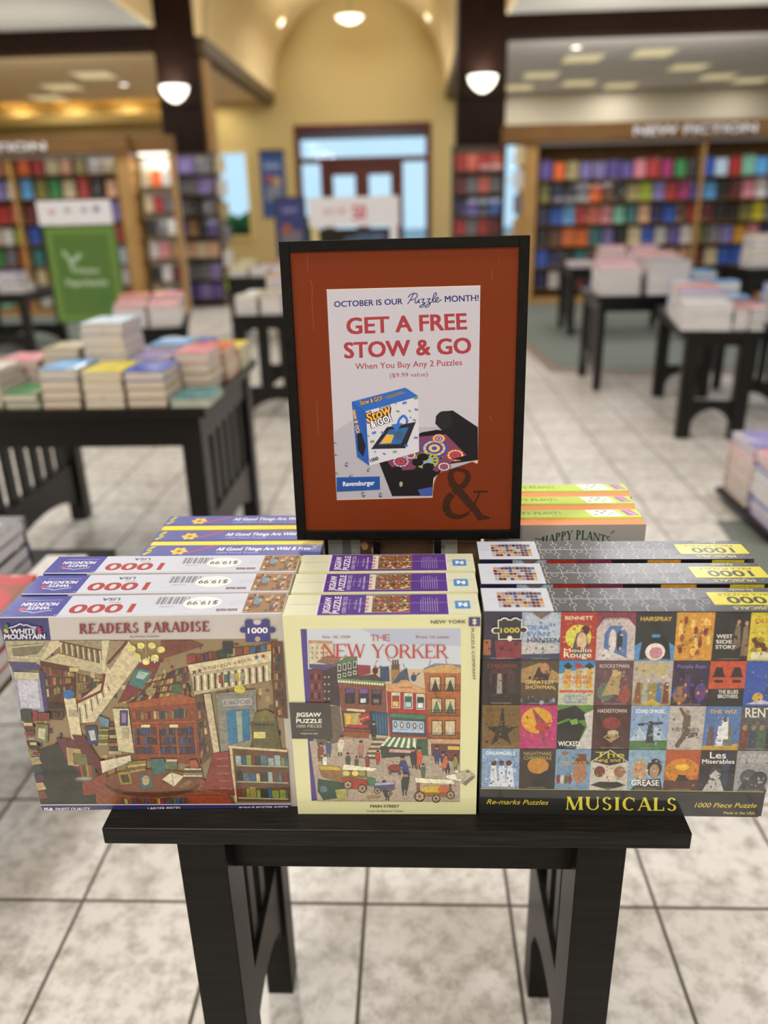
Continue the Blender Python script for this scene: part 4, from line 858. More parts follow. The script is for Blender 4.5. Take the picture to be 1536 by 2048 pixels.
def musicals_front(root, loc, rz, w, h):
    k = .39453
    a = Art(gain=FG*.84, px=plane_px((0, 0, 0), (1, 0, 0), (0, 0, 1), loc, rz, k, (930, 1060)), clip=(.0004, w-.0004, .0004, h-.0004))
    a.rect(60, 395, 1700, 1480, '1b1a1b')
    # column boundaries along the top and the bottom edges of the grid
    xt = [94, 290, 487, 672, 868, 1076, 1270, 1452, 1640]; xb = [82, 272, 452, 628, 818, 1000, 1172, 1355, 1530]
    yl = [413, 658, 883, 1103, 1305]; yr = [418, 662, 892, 1115, 1322]
    def pt(c, r):
        f = (r)/4; x = xt[c]*(1-f)+xb[c]*f; y = yl[r]+(yr[r]-yl[r])*c/8; return (x, y)
    rg = random.Random(31)
    for r in range(4):
        for c in range(8):
            bg, ac, title, tc = POSTERS[r][c]; q = (pt(c, r), pt(c+1, r), pt(c+1, r+1), pt(c, r+1))
            at = lambda x, y: tuple((q[0][i]*(1-x)+q[1][i]*x)*(1-y)+(q[3][i]*(1-x)+q[2][i]*x)*y for i in (0, 1))
            a.mot = .9; a.poly(q, bg)
            def el(x, y, rx, ry, col, n=16): a.poly([at(min(1, max(0, x+rx*math.cos(2*math.pi*i/n))), min(1, max(0, y+ry*math.sin(2*math.pi*i/n)))) for i in range(n)], col)
            def pl(pts, col): a.poly([at(*p) for p in pts], col)
            i = r*8+c
            # plain generic picture matter for every poster
            if i == 0: pl([(.3, .6), (1, .62), (1, .95), (.35, 1)], '7a2a30'); pl([(0, .58), (.2, .58), (.2, .9), (0, .9)], '9a5a34'); el(.65, .4, .3, .2, '15142a')
            elif i == 1: pl([(.1, 0), (.5, .12), (.9, 0), (1, .2), (.98, .6), (0, .6)], 'a4b0c0'); pl([(.25, 0), (.5, .16), (.75, 0)], '6a5a58'); pl([(0, .62), (.95, .68), (.95, .85), (0, .9)], 'b4b0b0'); pl([(0, .88), (1, .86), (1, 1), (0, 1)], '2f3a54')
            elif i == 2: el(.5, .52, .36, .26, ac); pl([(.3, .9), (.45, .45), (.7, .35), (.85, .95)], '4a4a48'); el(.68, .38, .12, .1, '3a241c'); el(.6, .6, .14, .18, 'c8a888')
            elif i == 3: pl([(0, 0), (1, 0), (1, .3), (.8, .12), (.2, .12), (0, .35)], '7a2c40'); pl([(.2, .95), (.2, .45), (.35, .28), (.65, .28), (.8, .45), (.8, .95)], ac); el(.42, .6, .1, .25, 'c9c0bc'); el(.6, .6, .08, .22, '1f2430'); pl([(.05, 1), (.2, .75), (.8, .95), (.8, 1)], 'c4bcbc')
            elif i == 4: pl([(0, .7), (.5, .45), (1, .7), (1, 1), (0, 1)], ac); pl([(.12, .98), (.18, .6), (.4, .5), (.65, .5), (.85, .62), (.92, .98)], '141414'); el(.52, .82, .25, .18, 'd6cfc8'); el(.54, .84, .17, .12, 'b87c88'); pl([(.42, .46), (.62, .46), (.62, .52), (.42, .52)], '3f86c0')
            elif i == 5: [el(rg.uniform(.1, .9), rg.uniform(.08, .92), .06, .09, rg.choice(['7a2c18', 'e0b860', '9a4a20', 'd8a048']), 8) for _ in range(22)]
            elif i == 6: pl([(.55, .8), (.6, .25), (.72, .2), (.78, .7)], '6a5a48'); pl([(.8, .9), (.82, .3), (.95, .25), (1, .9)], '7a6250'); el(.68, .2, .05, .05, 'b08a6a'); el(.9, .22, .05, .05, 'b08a6a')
            elif i == 7: [el(rg.uniform(.1, .9), rg.uniform(.4, .8), .1, .06, rg.choice(['3a3a1a', '8a7a20', '5a2a1a']), 8) for _ in range(16)]; pl([(.1, .82), (.95, .8), (.95, .96), (.1, .98)], 'c8c4a0')
            elif i == 8: el(.5, .4, .34, .28, '4a201c'); [pl([(.22+j*.15, .75), (.24+j*.15, .3), (.34+j*.15, .3), (.36+j*.15, .75)], ['120f10', '8a8480', '1a1414', '33282a'][j]) for j in range(4)]
            elif i == 9: pl([(0, .2), (.5, .05), (1, .3), (1, .5), (0, .5)], '9a7a4c'); pl([(.3, .45), (.45, .15), (.8, .2), (.7, .5)], '2a1c18'); el(.62, .18, .12, .12, 'a87850'); [el(rg.random(), .85+.1*rg.random(), .05, .05, rg.choice(['5a6a80', '2a3040', '8a94a8']), 8) for _ in range(16)]
            elif i == 10: pl([(0, 0), (1, 0), (1, .12), (0, .3)], '2f7ab0'); [pl([(.1+j*.3, .12), (.25+j*.3, .04), (.38+j*.3, .14), (.25+j*.3, .2)], ['1f2428', 'a03024', '22282c'][j]) for j in range(3)]; [pl([(.18+j*.3, .62), (.16+j*.3, .2), (.32+j*.3, .2), (.34+j*.3, .62)], 'c0983c') for j in range(3)]; pl([(.03, .66), (.97, .66), (.97, .72), (.03, .72)], 'b85a34')
            elif i == 11: el(.3, .7, .22, .2, '4a6a58'); pl([(.2, .8), (.5, .2), (.7, .25), (.65, .6), (.9, .8), (.5, .75)], ac); el(.55, .28, .1, .08, 'c0a070'); el(.8, .75, .15, .2, '8a4034')
            elif i == 12: pl([(0, 1), (.1, .5), (.9, .5), (1, 1)], '8a7a44'); [pl([(.06+j*.18, .95), (.1+j*.18, .48), (.2+j*.18, .48), (.22+j*.18, .95)], ['7a4a30', '9a9a98', '8a7a40', '4a6aa0', '6a3028'][j]) for j in range(5)]; pl([(.2, 1), (.5, .85), (.85, 1)], 'b8a028')
            elif i == 13: el(.25, .75, .2, .2, ac); el(.8, .7, .16, .2, '5a3070'); pl([(.3, .8), (.35, .3), (.5, .3), (.52, .8)], '4a2a5a'); [el(rg.random(), rg.uniform(.5, .95), .04, .04, rg.choice(['c08a30', '3a4a9a', '8a4a2a']), 6) for _ in range(14)]
            elif i == 14: pl([(0, .62), (1, .6), (1, 1), (0, 1)], '1a1817'); [(pl([(.06+j*.5, .36), (.45+j*.5, .36), (.4+j*.5, .3), (.34+j*.5, .14), (.16+j*.5, .14), (.12+j*.5, .3)], '171312'), pl([(.14+j*.5, .42), (.4+j*.5, .42), (.38+j*.5, .48), (.16+j*.5, .48)], '171312')) for j in range(2)]
            elif i == 15: el(.4, .8, .15, .1, ac); pl([(.6, .8), (.65, .3), (.8, .25), (.85, .8)], '1f2f6a'); pl([(.1, .95), (.5, .85), (.9, .95)], 'b8b0c0')
            elif i == 16: pl([(.45, .5), (.5, .08), (.56, .08), (.6, .5)], ac); pl([(.12, .5), (.42, .5), (.52, .3), (.62, .5), (.92, .5), (.68, .66), (.78, .92), (.52, .76), (.24, .92), (.36, .66)], '1f1a12')
            elif i == 17: el(.45, .35, .42, .3, ac); pl([(.3, .05), (.7, .4), (.95, .4), (.6, .5), (.75, .95), (.65, .95)], '8c3a48'); el(.6, .5, .2, .1, 'b03a30')
            elif i == 18: pl([(0, .12), (.5, 0), (1, .3), (.6, .35), (.3, .3), (0, .4)], ac); pl([(.55, 1), (.85, .5), (.75, .2), (1, .1), (1, 1)], 'b8b4b0'); pl([(0, .45), (.5, .3), (.8, .5), (.55, 1), (0, 1)], '131313'); pl([(.35, .35), (.55, .3), (.6, .42), (.42, .45)], '6a9a3a')
            elif i == 19: el(.5, .4, .24, .14, '7a2a20'); pl([(.3, .72), (.6, .55), (.75, .7), (.5, .85)], '9a8058'); el(.55, .62, .15, .06, 'b0a080')
            elif i == 20: pl([(0, .8), (1, .78), (1, 1), (0, 1)], ac); pl([(0, .8), (.25, .5), (.45, .7), (.7, .45), (1, .78)], 'a8b4c8'); pl([(.42, .85), (.48, .35), (.58, .35), (.64, .85)], '2a3038'); pl([(.2, .4), (.85, .36), (.85, .42), (.2, .46)], '2a3038')
            elif i == 21: pl([(.4, .65), (.4, .2), (.6, .2), (.62, .6), (.85, .6), (.85, .68), (.5, .75), (.3, .98), (.22, .9)], ac); pl([(.4, .25), (.25, .05), (.32, .03), (.5, .22)], ac); el(.5, .14, .07, .06, '8a6a54'); [a.line([at(.05, .1+.1*j), at(.3, .1+.1*j)], 2, '8c8884') for j in range(8)]
            elif i == 22: pl([(0, .9), (1, .85), (1, 1), (0, 1)], 'b08a2c'); [pl([(.1+j*.25, .9), (.15+j*.25, .45), (.28+j*.25, .45), (.32+j*.25, .9)], ['5a4a54', 'd0d0d0', '6a6a60', '7a5a3c'][j % 4]) for j in range(3)]; pl([(.45, .75), (.5, .25), (.65, .25), (.7, .75)], 'd4d2ce'); el(.57, .3, .07, .06, '5a4030')
            elif i == 23: [pl([(.04+j*.24, .95), (.04+j*.24, .5), (.24+j*.24, .5), (.24+j*.24, .95)], ['6a2a24', '2a3a4a', '3a5a3a', '2a2a2c'][j]) for j in range(4)]; [el(.14+j*.24, .48, .07, .07, '8a7060') for j in range(4)]; pl([(.8, 0), (1, 0), (1, .35), (.85, .3)], '3f7a50')
            elif i == 24: [pl([(.2+j*.22, .95), (.26+j*.22, .4), (.38+j*.22, .4), (.44+j*.22, .95)], 'c8ccd4') for j in range(3)]; [el(.32+j*.2, .36, .08, .07, '4a3028') for j in range(3)]; [el(rg.random(), rg.random(), .03, .03, '5a7aa8', 6) for _ in range(20)]
            elif i == 25: el(.52, .42, .3, .2, ac); pl([(.3, 1), (.4, .75), (.7, .55), (1, .5), (1, 1)], '1a1714')
            elif i == 26: el(.7, .6, .2, .25, 'a07050'); pl([(.4, .4), (1, .36), (.9, .28), (.85, .12), (.6, .12), (.55, .3)], '6a3a24'); [el(.1+.11*j, .75, .06, .12, ['7a2a24', 'b8b0a4', '4a5a3a'][j % 3], 8) for j in range(4)]; el(.25, .1, .1, .05, '8a5a34')
            elif i == 27: pl([(.5, 0), (1, 0), (1, .3)], ac); pl([(.5, 0), (0, 0), (0, .3)], ac); pl([(.5, .03), (.95, .3), (.5, .4), (.05, .3)], ac); pl([(.02, .88), (.5, .72), (.98, .88), (.5, 1)], ac); pl([(.3, .8), (.4, .4), (.6, .4), (.72, .8)], 'c4b4a4'); el(.25, .55, .15, .14, '6a3a28'); el(.78, .55, .15, .14, '8a6044')
            elif i == 28: el(.32, .5, .2, .26, 'b08a54'); el(.32, .52, .12, .16, 'b58a6c'); el(.72, .45, .2, .24, '241e1c'); el(.72, .52, .13, .17, 'a8805f'); pl([(.1, 1), (.3, .75), (.9, .7), (1, 1)], '33302e')
            elif i == 29: el(.5, .5, .5, .3, 'b8741c'); el(.5, .42, .2, .08, 'e0b040'); pl([(0, .75), (1, .72), (1, 1), (0, 1)], '4a1f10'); pl([(.35, .75), (.4, .6), (.65, .62), (.75, .75)], '2a120a')
            elif i == 30: el(.45, .58, .16, .14, 'b0aea8'); pl([(.15, 1), (.3, .72), (.6, .7), (.75, 1)], 'a8a6a2'); pl([(.28, .5), (.4, .4), (.62, .46), (.6, .58), (.45, .48), (.3, .62)], '3a3836'); pl([(.6, 0), (.85, .1), (.8, .9), (.65, .8)], '26304a')
            elif i == 31: el(.4, .65, .25, .2, ac); el(.7, .7, .25, .2, '33332f'); pl([(.1, 1), (.3, .7), (.8, .72), (1, 1)], '3a3a3c')
            for _ in range(26):
                x, y = rg.uniform(.05, .95), rg.uniform(.18, .92); base = [int(bg[j:j+2], 16) for j in (0, 2, 4)]; mix = [int(ac[j:j+2], 16) for j in (0, 2, 4)] if len(ac) == 6 else base
                f = rg.uniform(.1, .6); g_ = rg.uniform(.6, 1.3); cc = '%02x%02x%02x' % tuple(min(255, int((u*(1-f)+v*f)*g_)) for u, v in zip(base, mix))
                if i not in (4, 14, 18, 25): el(x, y, rg.uniform(.01, .05), rg.uniform(.01, .04), cc, 7)
            if i not in (10, 14): [a.line([at(rg.uniform(.15, .3), .955+.018*j), at(rg.uniform(.7, .88), .955+.018*j)], 1.5, '8c8880') for j in range(2)]
            a.mot = 0.0
            # title
            lines = title.split('|') if title else []
            for j, s in enumerate(lines):
                if not s: continue
                top = {1: .24, 7: .1, 10: .3, 14: .68, 18: .62, 21: .3, 26: .28, 28: .6, 6: .42, 30: .06, 9: .42, 12: .06, 27: .08, 31: .06, 3: .05, 5: .45}.get(i, .05)
                sz = {23: .15, 30: .1, 18: .11, 28: .13, 1: .1, 4: .1, 20: .09}.get(i, .085)
                y = top+(j+1)*sz*1.3 if i not in (18, 14, 21, 28) else {18: .93, 14: .72+.1*(j-1), 21: .58, 28: .88}[i]
                if i == 2 and j > 0: y = .72+.11*j
                x0, x1 = {5: (.1, .95), 18: (.06, .66), 14: (.3, .85), 6: (.1, .5), 30: (.06+.2*(j == 0), .95-.25*(j == 0)), 1: (.15, .65+.3*(j == 2))}.get(i, (.12, .88))
                dy = .22 if i == 5 else 0
                p0, p1 = at(x0, y+dy), at(x1, y-dy)
                if i in (6, 1) : a.text(s, p0, at(x0+(.11*len(s) if i == 6 else .14*len(s)), y), sz*225, tc if not (i == 1 and j == 2) else '1c1c20', .02)
                else: a.text(s, p0, p1, sz*225*(1.5 if len(s) < 6 else 1), tc, .012)
            if i == 10:
                for j, s in enumerate(('GENE KELLY', 'DONALD OCONNOR', 'DEBBIE REYNOLDS')): a.text(s, at(.18+.0*j, .82+.07*j), at(.82, .82+.07*j), 13, '4a6a94', .01)
    # badge
    a.poly([(165, 450), (290, 448), (285, 550), (168, 552)], 'c9c6b8'); [a.ell(x, y, 22, 16, 'c9c6b8') for x, y in ((200, 455), (255, 455), (155, 505), (298, 500))]
    a.poly([(170, 455), (285, 453), (280, 546), (173, 548)], '1f1f22'); [a.ell(x, y, 17, 12, '1f1f22') for x, y in ((200, 458), (255, 458), (158, 506), (295, 502))]; a.ell(226, 545, 13, 14, 'c9c6b8'); a.text('1000', (180, 517), (275, 515), 26, 'b5a83c', .03)
    # title band
    a.line([(76, 1306), (1510, 1322)], 4, 'a8a05c'); a.poly([(76, 1310), (1505, 1326), (1480, 1470), (60, 1470)], '1d1d1c')
    a.serif('MUSICALS', (510, 1412), (1068, 1418), 66, 'c2b83c', T=.19, t=.07, sf=.05, gap=.09)
    a.text('Re-marks Puzzles', (108, 1383), (422, 1387), 25, 'b8a83c', .008, .35); a.text('1000 Piece Puzzle', (1160, 1400), (1475, 1402), 25, 'b8a83c', .008, .35); a.text('Made in the USA', (1308, 1434), (1466, 1436), 14, 'b0a24c', .012)
    return a

def musicals_top(a, w, t):
    X = lambda u: u*w
    Y = lambda v: v*t
    a.rect(.0004, .0004, w-.0004, t-.0004, '56565c'); a.rect(.0004, .0004, X(.225), t-.0004, 'd6dcea'); r = random.Random(13)
    for i in range(11):
        for j in range(5): a.rect(X(.052+i*.0136), Y(.17+j*.13), X(.052+i*.0136+.0126), Y(.17+j*.13+.115), r.choice(['3a3a6a', '8a3a3a', 'c8a060', '8a9ab8', 'b8b4b0', '2a2a34', '5a3a6a', 'a86a3a', 'c8c4c0', '4a6a9a', '7a2a2a', 'd0a030']))
    a.text('MUSICALS', (X(.17), Y(.86)), (X(.09), Y(.86)), .06*t, '5a5a70')
    # line drawing of interlocking pieces
    cw = .058
    for i in range(9):
        u = .235+i*cw
        if u > .73: break
        for v0 in (0, .5):
            a.line([(X(u), Y(v0+.02)), (X(u), Y(v0+.2))], .0006, 'd8d8dc'); a.line([(X(u)+.0035*math.sin(s)*(1 if (i+(v0 > 0)) % 2 else -1), Y(v0+.27)-.0035*math.cos(s)) for s in [k*.5 for k in range(0, 12)]], .0006, 'd8d8dc'); a.line([(X(u), Y(v0+.33)), (X(u), Y(v0+.49))], .0006, 'd8d8dc')
        a.line([(X(u), Y(.5)), (X(u+cw*.38), Y(.5))], .0006, 'd8d8dc'); a.line([(X(u+cw*.5)+.0035*math.cos(s), Y(.5)+.0045*(1 if i % 2 else -1)+.0035*math.sin(s)) for s in [k*.5 for k in range(0, 13)]], .0006, 'd8d8dc'); a.line([(X(u+cw*.62), Y(.5)), (X(u+cw), Y(.5))], .0006, 'd8d8dc')
    a.rect(X(.745), Y(.27), X(.999), Y(.80), 'e2d83a'); a.rect(X(.738), Y(.27), X(.748), Y(.80), '56565c')
    rot = lambda body, u0, u1, v, hh, col, bold=0, sh=0: a.text(body, (X(u1), Y(v+hh)), (X(u0), Y(v+hh)), hh*t, col, bold, sh)
    rot('1000', .80, .95, .32, .28, '3c3c34', .03); rot('PIECE PUZZLE', .78, .96, .65, .10, '6a662c', .015); rot('MUSICALS', .80, .94, .08, .12, 'd8d088', .02); rot('Re-marks', .83, .91, .85, .10, 'd4d0a8', .01, .3)
    for v in (.52,): a.line([(X(.02), Y(v)), (X(.3), Y(v+.02)), (X(.62), Y(v)), (X(.70), Y(v+.01))], .0007, 'c8ccd4')
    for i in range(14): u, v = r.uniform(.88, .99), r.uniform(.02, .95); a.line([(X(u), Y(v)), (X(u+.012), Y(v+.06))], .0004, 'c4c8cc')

def puzzle(name, label, group, loc, rz, w, t, h, side, front, top, spots):
    root = thing(name, label[0], 'puzzle box', loc, rz, group)
    body = carton(root, w, t, h, side)
    if front:
        front(root, loc, rz, w, h).build('front_print', INKWRAP, body)
    ta = uv_top(root, t, h, w); top(ta, w, t); ta.build('top_print', INKTOP, body)
    # crimped clear-wrap seam running along the middle of the short end
    for i, (dx, y, r) in enumerate(spots):
        c = copy_tree(root); c.location = (loc[0]+dx, y, loc[2]); c.rotation_euler.z = r; c['label'] = label[i+1]
    return root
R_ = math.radians
puzzle('puzzle_box', ['boxed bookshop scene puzzle, foremost of the three blue and white boxes', 'middle one of three blue and white bookshop puzzle boxes', 'rearmost of three blue and white bookshop puzzle boxes'],
       'blue and white bookshop puzzles', (-.438, .7025, TT), R_(1.5), .2986, .0462, .2533, 'd8d6da', readers_front, readers_top, [(-.001, .7555, R_(.8)), (-.0005, .8085, R_(.2))])
puzzle('puzzle_box', ['pale green street scene puzzle box, foremost of the three', 'pale green street scene puzzle box, middle of the three', 'pale green street scene puzzle box, rearmost of three below the sign'],
       'pale green street scene puzzles', (-.1382, .698, TT), R_(.49), .2033, .0470, .2563, 'd2d2ac', newyork_front, newyork_top, [(.001, .7496, R_(.4)), (.002, .8015, R_(.3))])
puzzle('puzzle_box', ['dark poster-grid puzzle box with gold title, foremost of the three', 'dark poster-grid puzzle box, middle of the three on the right', 'dark poster-grid puzzle box, rearmost, in front of the happy plants boxes'],
       'poster grid puzzles', (.0678, .7027, TT), R_(-.5), .3146, .0525, .2584, '2a2a30', musicals_front, musicals_top, [(.002, .7645, R_(-.4)), (.005, .828, R_(-.6))])

# lidded boxes standing behind: base (towards us) and lid (away)
def lidded(label, group, loc, w, t, h, base_t, base_col, lid_col, face_col, topart, faceart, ys, xs):
    root = thing('puzzle_box', label[0], 'puzzle box', loc, 0, group)
    bb = MB().box(.0012, w-.0012, 0, base_t+.004, .0012, h-.0012).build('box_base', mat('card_'+base_col, C(base_col, 1.1), .5), root, bevel=.001)
    bl = MB().box(0, w, base_t, t, 0, h).build('box_lid', mat('card_'+lid_col, C(lid_col, 1.0), .5), root, bevel=.001)
    a = Art(O=(0, base_t, h), U=(1, 0, 0), V=(0, 1, 0), Nn=(0, 0, 1), gain=1.0, lift=.0002); topart(a, w, t-base_t); a.build('lid_print', INK, bl)
    f = Art(O=(.0012, 0, .0012), U=(1, 0, 0), V=(0, 0, 1), Nn=(0, -1, 0), gain=1.5, lift=.0003); faceart(f, w-.0024, h-.0024); f.build('face_print', INK, bb)
    for i, (x, y) in enumerate(zip(xs, ys)):
        c = copy_tree(root); c.location = (x, y, loc[2]); c['label'] = label[i+1]
def good_top(a, w, t):
    a.rect(.001, .0006, w-.001, t-.0006, '50569c'); Y = lambda v: v*t
    a.line([(.004, Y(.1)), (.010, Y(.4)), (.006, Y(.6)), (.011, Y(.9))], .005, 'b8b040'); a.line([(.012, Y(.1)), (.022, Y(.8))], .0012, '4a7060')
    a.ell(.047, Y(.42), .008, Y(.26), 'd8b040'); a.ell(.047, Y(.42), .003, Y(.1), '8a6a30')
    for i in range(6): a.ell(.047+.008*math.cos(i*1.05), Y(.42)+Y(.25)*math.sin(i*1.05), .003, Y(.1), 'e0bc50', n=8)
    a.line([(.058, Y(.25)), (.068, Y(.45)), (.076, Y(.62)), (.088, Y(.9))], .0035, 'b04a50')
    a.text('All Good Things Are Wild & Free', (.094, Y(.45)), (.214, Y(.47)), Y(.30), 'e8e8f0', .015, .2); a.text('1000 Piece Puzzle', (.096, Y(.2)), (.15, Y(.2)), Y(.12), 'b8bcd8')
    a.line([(.215, Y(.5)), (.221, Y(.7)), (.216, Y(.8)), (.224, Y(.9))], .001, 'e8e8f0')
def good_face(a, w, h):
    a.rect(0, 0, w, h, 'a89030'); a.text('All Good Things Are Wild & Free', (.02, h*.85), (w-.02, h*.85), .012, '4a4f90', .01)
lidded(['yellow and blue wildflower puzzle box, nearest of the three behind the bookshop boxes', 'yellow and blue wildflower puzzle box, middle of the three', 'yellow and blue wildflower puzzle box, rearmost at the back left'], 'yellow and blue wildflower puzzles',
       (-.3485, .8633, TT), .2285, .0475, .243, .0145, 'd9c23a', '555ba4', '', good_top, good_face, (.911, .965), (-.3475, -.3485))
def plant_top(a, w, t):
    a.rect(.0006, .0006, w-.0006, t-.0006, 'b4cf35'); Y = lambda v: v*t
    a.serif('HAPPY PLANTS', (.028, Y(.45)), (.098, Y(.45)), Y(.32), '3f7048', T=.2, t=.09, sf=.07); a.text('500 PIECE PUZZLE', (.034, Y(.18)), (.085, Y(.18)), Y(.12), 'e8f0c8', .02)
    r = random.Random(4); a.poly([(.138, Y(.12)), (.177, Y(.12)), (.168, Y(.95)), (.130, Y(.95))], 'e4ebe4')
    for i, (u, v) in enumerate(((.142, .35), (.151, .55), (.160, .35), (.146, .75), (.156, .78), (.164, .6))): a.ell(u, Y(v), .0028, Y(.09), ['7fae8c', '5f947a', '94bca0'][i % 3], n=10)
    a.poly([(.183, Y(.22)), (.1975, Y(.22)), (.190, Y(.92)), (.176, Y(.92))], 'a34a9c'); a.text('Galison', (.1945, Y(.3)), (.185, Y(.85)), .0045, 'e0c0dc', .01)
def plant_face(a, w, h):
    a.rect(0, 0, w, h, '87827e')
    vs, fs = serif_shape('HAPPY PLANTS', T=.22, t=.1, s=.08, gap=.03)
    W_ = max(v[0] for v in vs); out = []
    for x, y in vs:
        q = x/W_-.5; out.append((.067+.087*x/W_, h-.0205+.0115*y*(1+.15*math.cos(q*6))-.018*q*q*1.3))
    a.raw(out, fs, '1f3a24', 24)
    a.line([(.058, h-.0185), (.066, h-.02), (.07, h-.0165)], .0014, '1f3a24'); a.line([(.154, h-.0125), (.158, h-.0085)], .0014, '1f3a24')
    for i in range(4): a.text('500 piece jigsaw puzzle', (.06, h-.06-i*.03), (.14, h-.06-i*.03), .005, '4a4a46')
lidded(['orange and lime happy plants puzzle box, nearest, grey face visible', 'orange and lime happy plants puzzle box, middle of the three', 'orange and lime happy plants puzzle box, rearmost of the three'], 'happy plants puzzles',
       (.0925, .924, TT), .2, .0495, .263, .021, 'e08a58', 'b4cf35', '', plant_top, plant_face, (.974, 1.0245), (.0955, .1005))
def plain_top(a, w, t): a.rect(.001, .001, w-.001, t-.001, '5a4634')
def crowd_face(a, w, h):
    a.rect(0, 0, w, h, '4a3628'); r = random.Random(17)
    for i in range(90):
        u, v = r.uniform(.003, w-.02), r.uniform(.002, h-.03); c = r.choice(['6a4a38', '2a2c34', '8a7058', '3a2420', '54483c', '2c3a4a', '7a6a5a', '9a8a78', '4a241e'])
        a.rect(u, v, u+r.uniform(.004, .014), v+r.uniform(.008, .024), c)
        if i % 3 == 0: a.ell(u+.006, v+.026, .0045, .006, 'a07858', n=8)
    a.rect(.001, .002, .042, h-.002, '6f6f6c'); a.poly([(.012, .01), (.02, .26), (.03, .26), (.034, .01)], '4c4c4a'); a.rect(.137, .002, .168, h-.002, '8c8a80'); a.rect(.17, .002, .198, h-.002, '5a4430')
    for i in range(10): a.line([(.14, h-.03-i*.006), (.162, h-.03-i*.006)], .0006, '5c5a52')
lidded(['brown puzzle box with crowded picture, directly behind the sign posts', 'brown crowded picture puzzle box, second behind the sign', 'brown crowded picture puzzle box, third behind the sign'], 'brown crowd puzzles',
       (-.1165, .921, TT), .2, .049, .25, .02, '4a3628', '5a4634', '', plain_top, crowd_face, (.9715, 1.022), (-.1165, -.116))

# ------------------------------------------------------------------ the sign
SO = Vector((-.15105, .89913, 1.01112)); SW, SH, SPSI, STILT = .28, .357, R_(-.7), R_(2.96)
sg = thing('sign_holder', 'black framed orange sign on two thin posts behind the pale green boxes', 'sign', (-.011, .897, TT))
Ue = Vector((math.cos(SPSI), math.sin(SPSI), .0027)).normalized(); Ve = Vector((-.0021, .05165, .99866)); Ve = (Ve-Ue*Ve.dot(Ue)).normalized(); Ne = Ue.cross(Ve)
LO = SO-Vector(sg.location)
def slab(name, u0, u1, v0, v1, n0, n1, m, parent=sg, bevel=0):
    mb = MB()
    vs = [LO+Ue*u+Ve*v+Ne*n for n in (n0, n1) for v in (v0, v1) for u in (u0, u1)]
    mb.add(vs, [(0, 2, 3, 1), (4, 5, 7, 6), (0, 1, 5, 4), (2, 6, 7, 3), (0, 4, 6, 2), (1, 3, 7, 5)])
    return mb.build(name, m, parent, bevel=bevel)
fb = MB(); FWD = .0115
for u0, u1, v0, v1 in ((0, FWD, 0, SH), (SW-FWD, SW, 0, SH), (FWD, SW-FWD, 0, FWD), (FWD, SW-FWD, SH-FWD, SH)):
    vs = [LO+Ue*u+Ve*v+Ne*n for n in (-.016, 0) for v in (v0, v1) for u in (u0, u1)]
    fb.add(vs, [(0, 2, 3, 1), (4, 5, 7, 6), (0, 1, 5, 4), (2, 6, 7, 3), (0, 4, 6, 2), (1, 3, 7, 5)])
fb.build('frame', FRAMEBLACK, sg, bevel=.0008)
slab('backing_board', FWD*.4, SW-FWD*.4, FWD*.4, SH-FWD*.4, -.014, -.004, mat('backing_board', C('2a2420'), .8))
def sart(gain, lift): return Art(O=LO+Ne*-.0038, U=Ue, V=Ve, Nn=Ne, gain=gain, lift=lift, px=splane)
def splane(x, y):
    x = x*.35156+540; y = y*.35156+450
    d = FW+RT*((x-768)/FPX)-UP*((y-1024)/FPX); o = SO+Ne*-.0035; t = (o-CAMLOC).dot(Ne)/d.dot(Ne); q = CAMLOC+d*t-o
    return (q.dot(Ue), q.dot(Ve))
SG = 1.25
b = sart(SG, .0001); a = sart(SG, .0002)
b.px = None; b.rect(FWD*.6, FWD*.6, SW-FWD*.6, SH-FWD*.6, '652609'); b.px = splane
for pts in ([(212, 160), (214, 262)], [(225, 305), (240, 350), (238, 440), (250, 600)], [(265, 1000), (275, 1200)], [(1258, 255), (1262, 300), (1268, 318)], [(1303, 165), (1300, 195)], [(1255, 1085), (1262, 1120)]): b.line(pts, 2.5, '7c4a2a')
# printed sheet in the mat window
sh_pts = [(322, 368), (1197, 346), (1182, 1337)]
cxm, cym, rm = 1098, 1508, 172
for i in range(15):
    ang = math.radians(-62-(i)*(118/14)); sh_pts.append((cxm+rm*math.cos(ang), cym+rm*math.sin(ang)))
sh_pts += [(925, 1548), (380, 1562)]
a.poly(sh_pts, 'aaa7b1')
a.line([(320, 368), (1198, 345)], 3, 'd8b8a8'); a.line(sh_pts[2:18], 5, 'c79a80'); a.line([(380, 1563), (925, 1549)], 4, 'd0b0a0')
# shading-free studio ground of the printed photo: pale grey with darker base tone
a.poly([(360, 1180), (500, 1090), (850, 1150), (1180, 1140), (1182, 1337), (930, 1420), (925, 1548), (380, 1562)], '9b99a3')
a.text('OCTOBER IS OUR', (366, 467), (754, 450), 34, '1c1f5e', .018); a.text('MONTH!', (996, 438), (1187, 431), 36, '1c1f5e', .018)
for st in ([(818, 390), (805, 415), (790, 440), (782, 450)], [(785, 412), (798, 396), (820, 388), (838, 393), (836, 410), (818, 424), (796, 428)], [(830, 424), (824, 440), (832, 446), (846, 428), (850, 422), (844, 442), (854, 442)], [(858, 424), (878, 420), (866, 440), (880, 444), (874, 462), (858, 470), (850, 464), (888, 440)], [(892, 422), (912, 418), (898, 438), (912, 442), (906, 460), (888, 470), (880, 462), (920, 438)], [(922, 436), (948, 394), (944, 384), (934, 392), (922, 430), (930, 440), (942, 434)], [(942, 432), (958, 420), (956, 410), (944, 418), (940, 436), (952, 440), (976, 424)]): a.line(st, 5, '1c1f5e')
a.text('GET A FREE', (440, 620), (1118, 592), 95, '8f343c', .03); a.text('STOW & GO', (426, 757), (1143, 728), 92, '8f343c', .03)
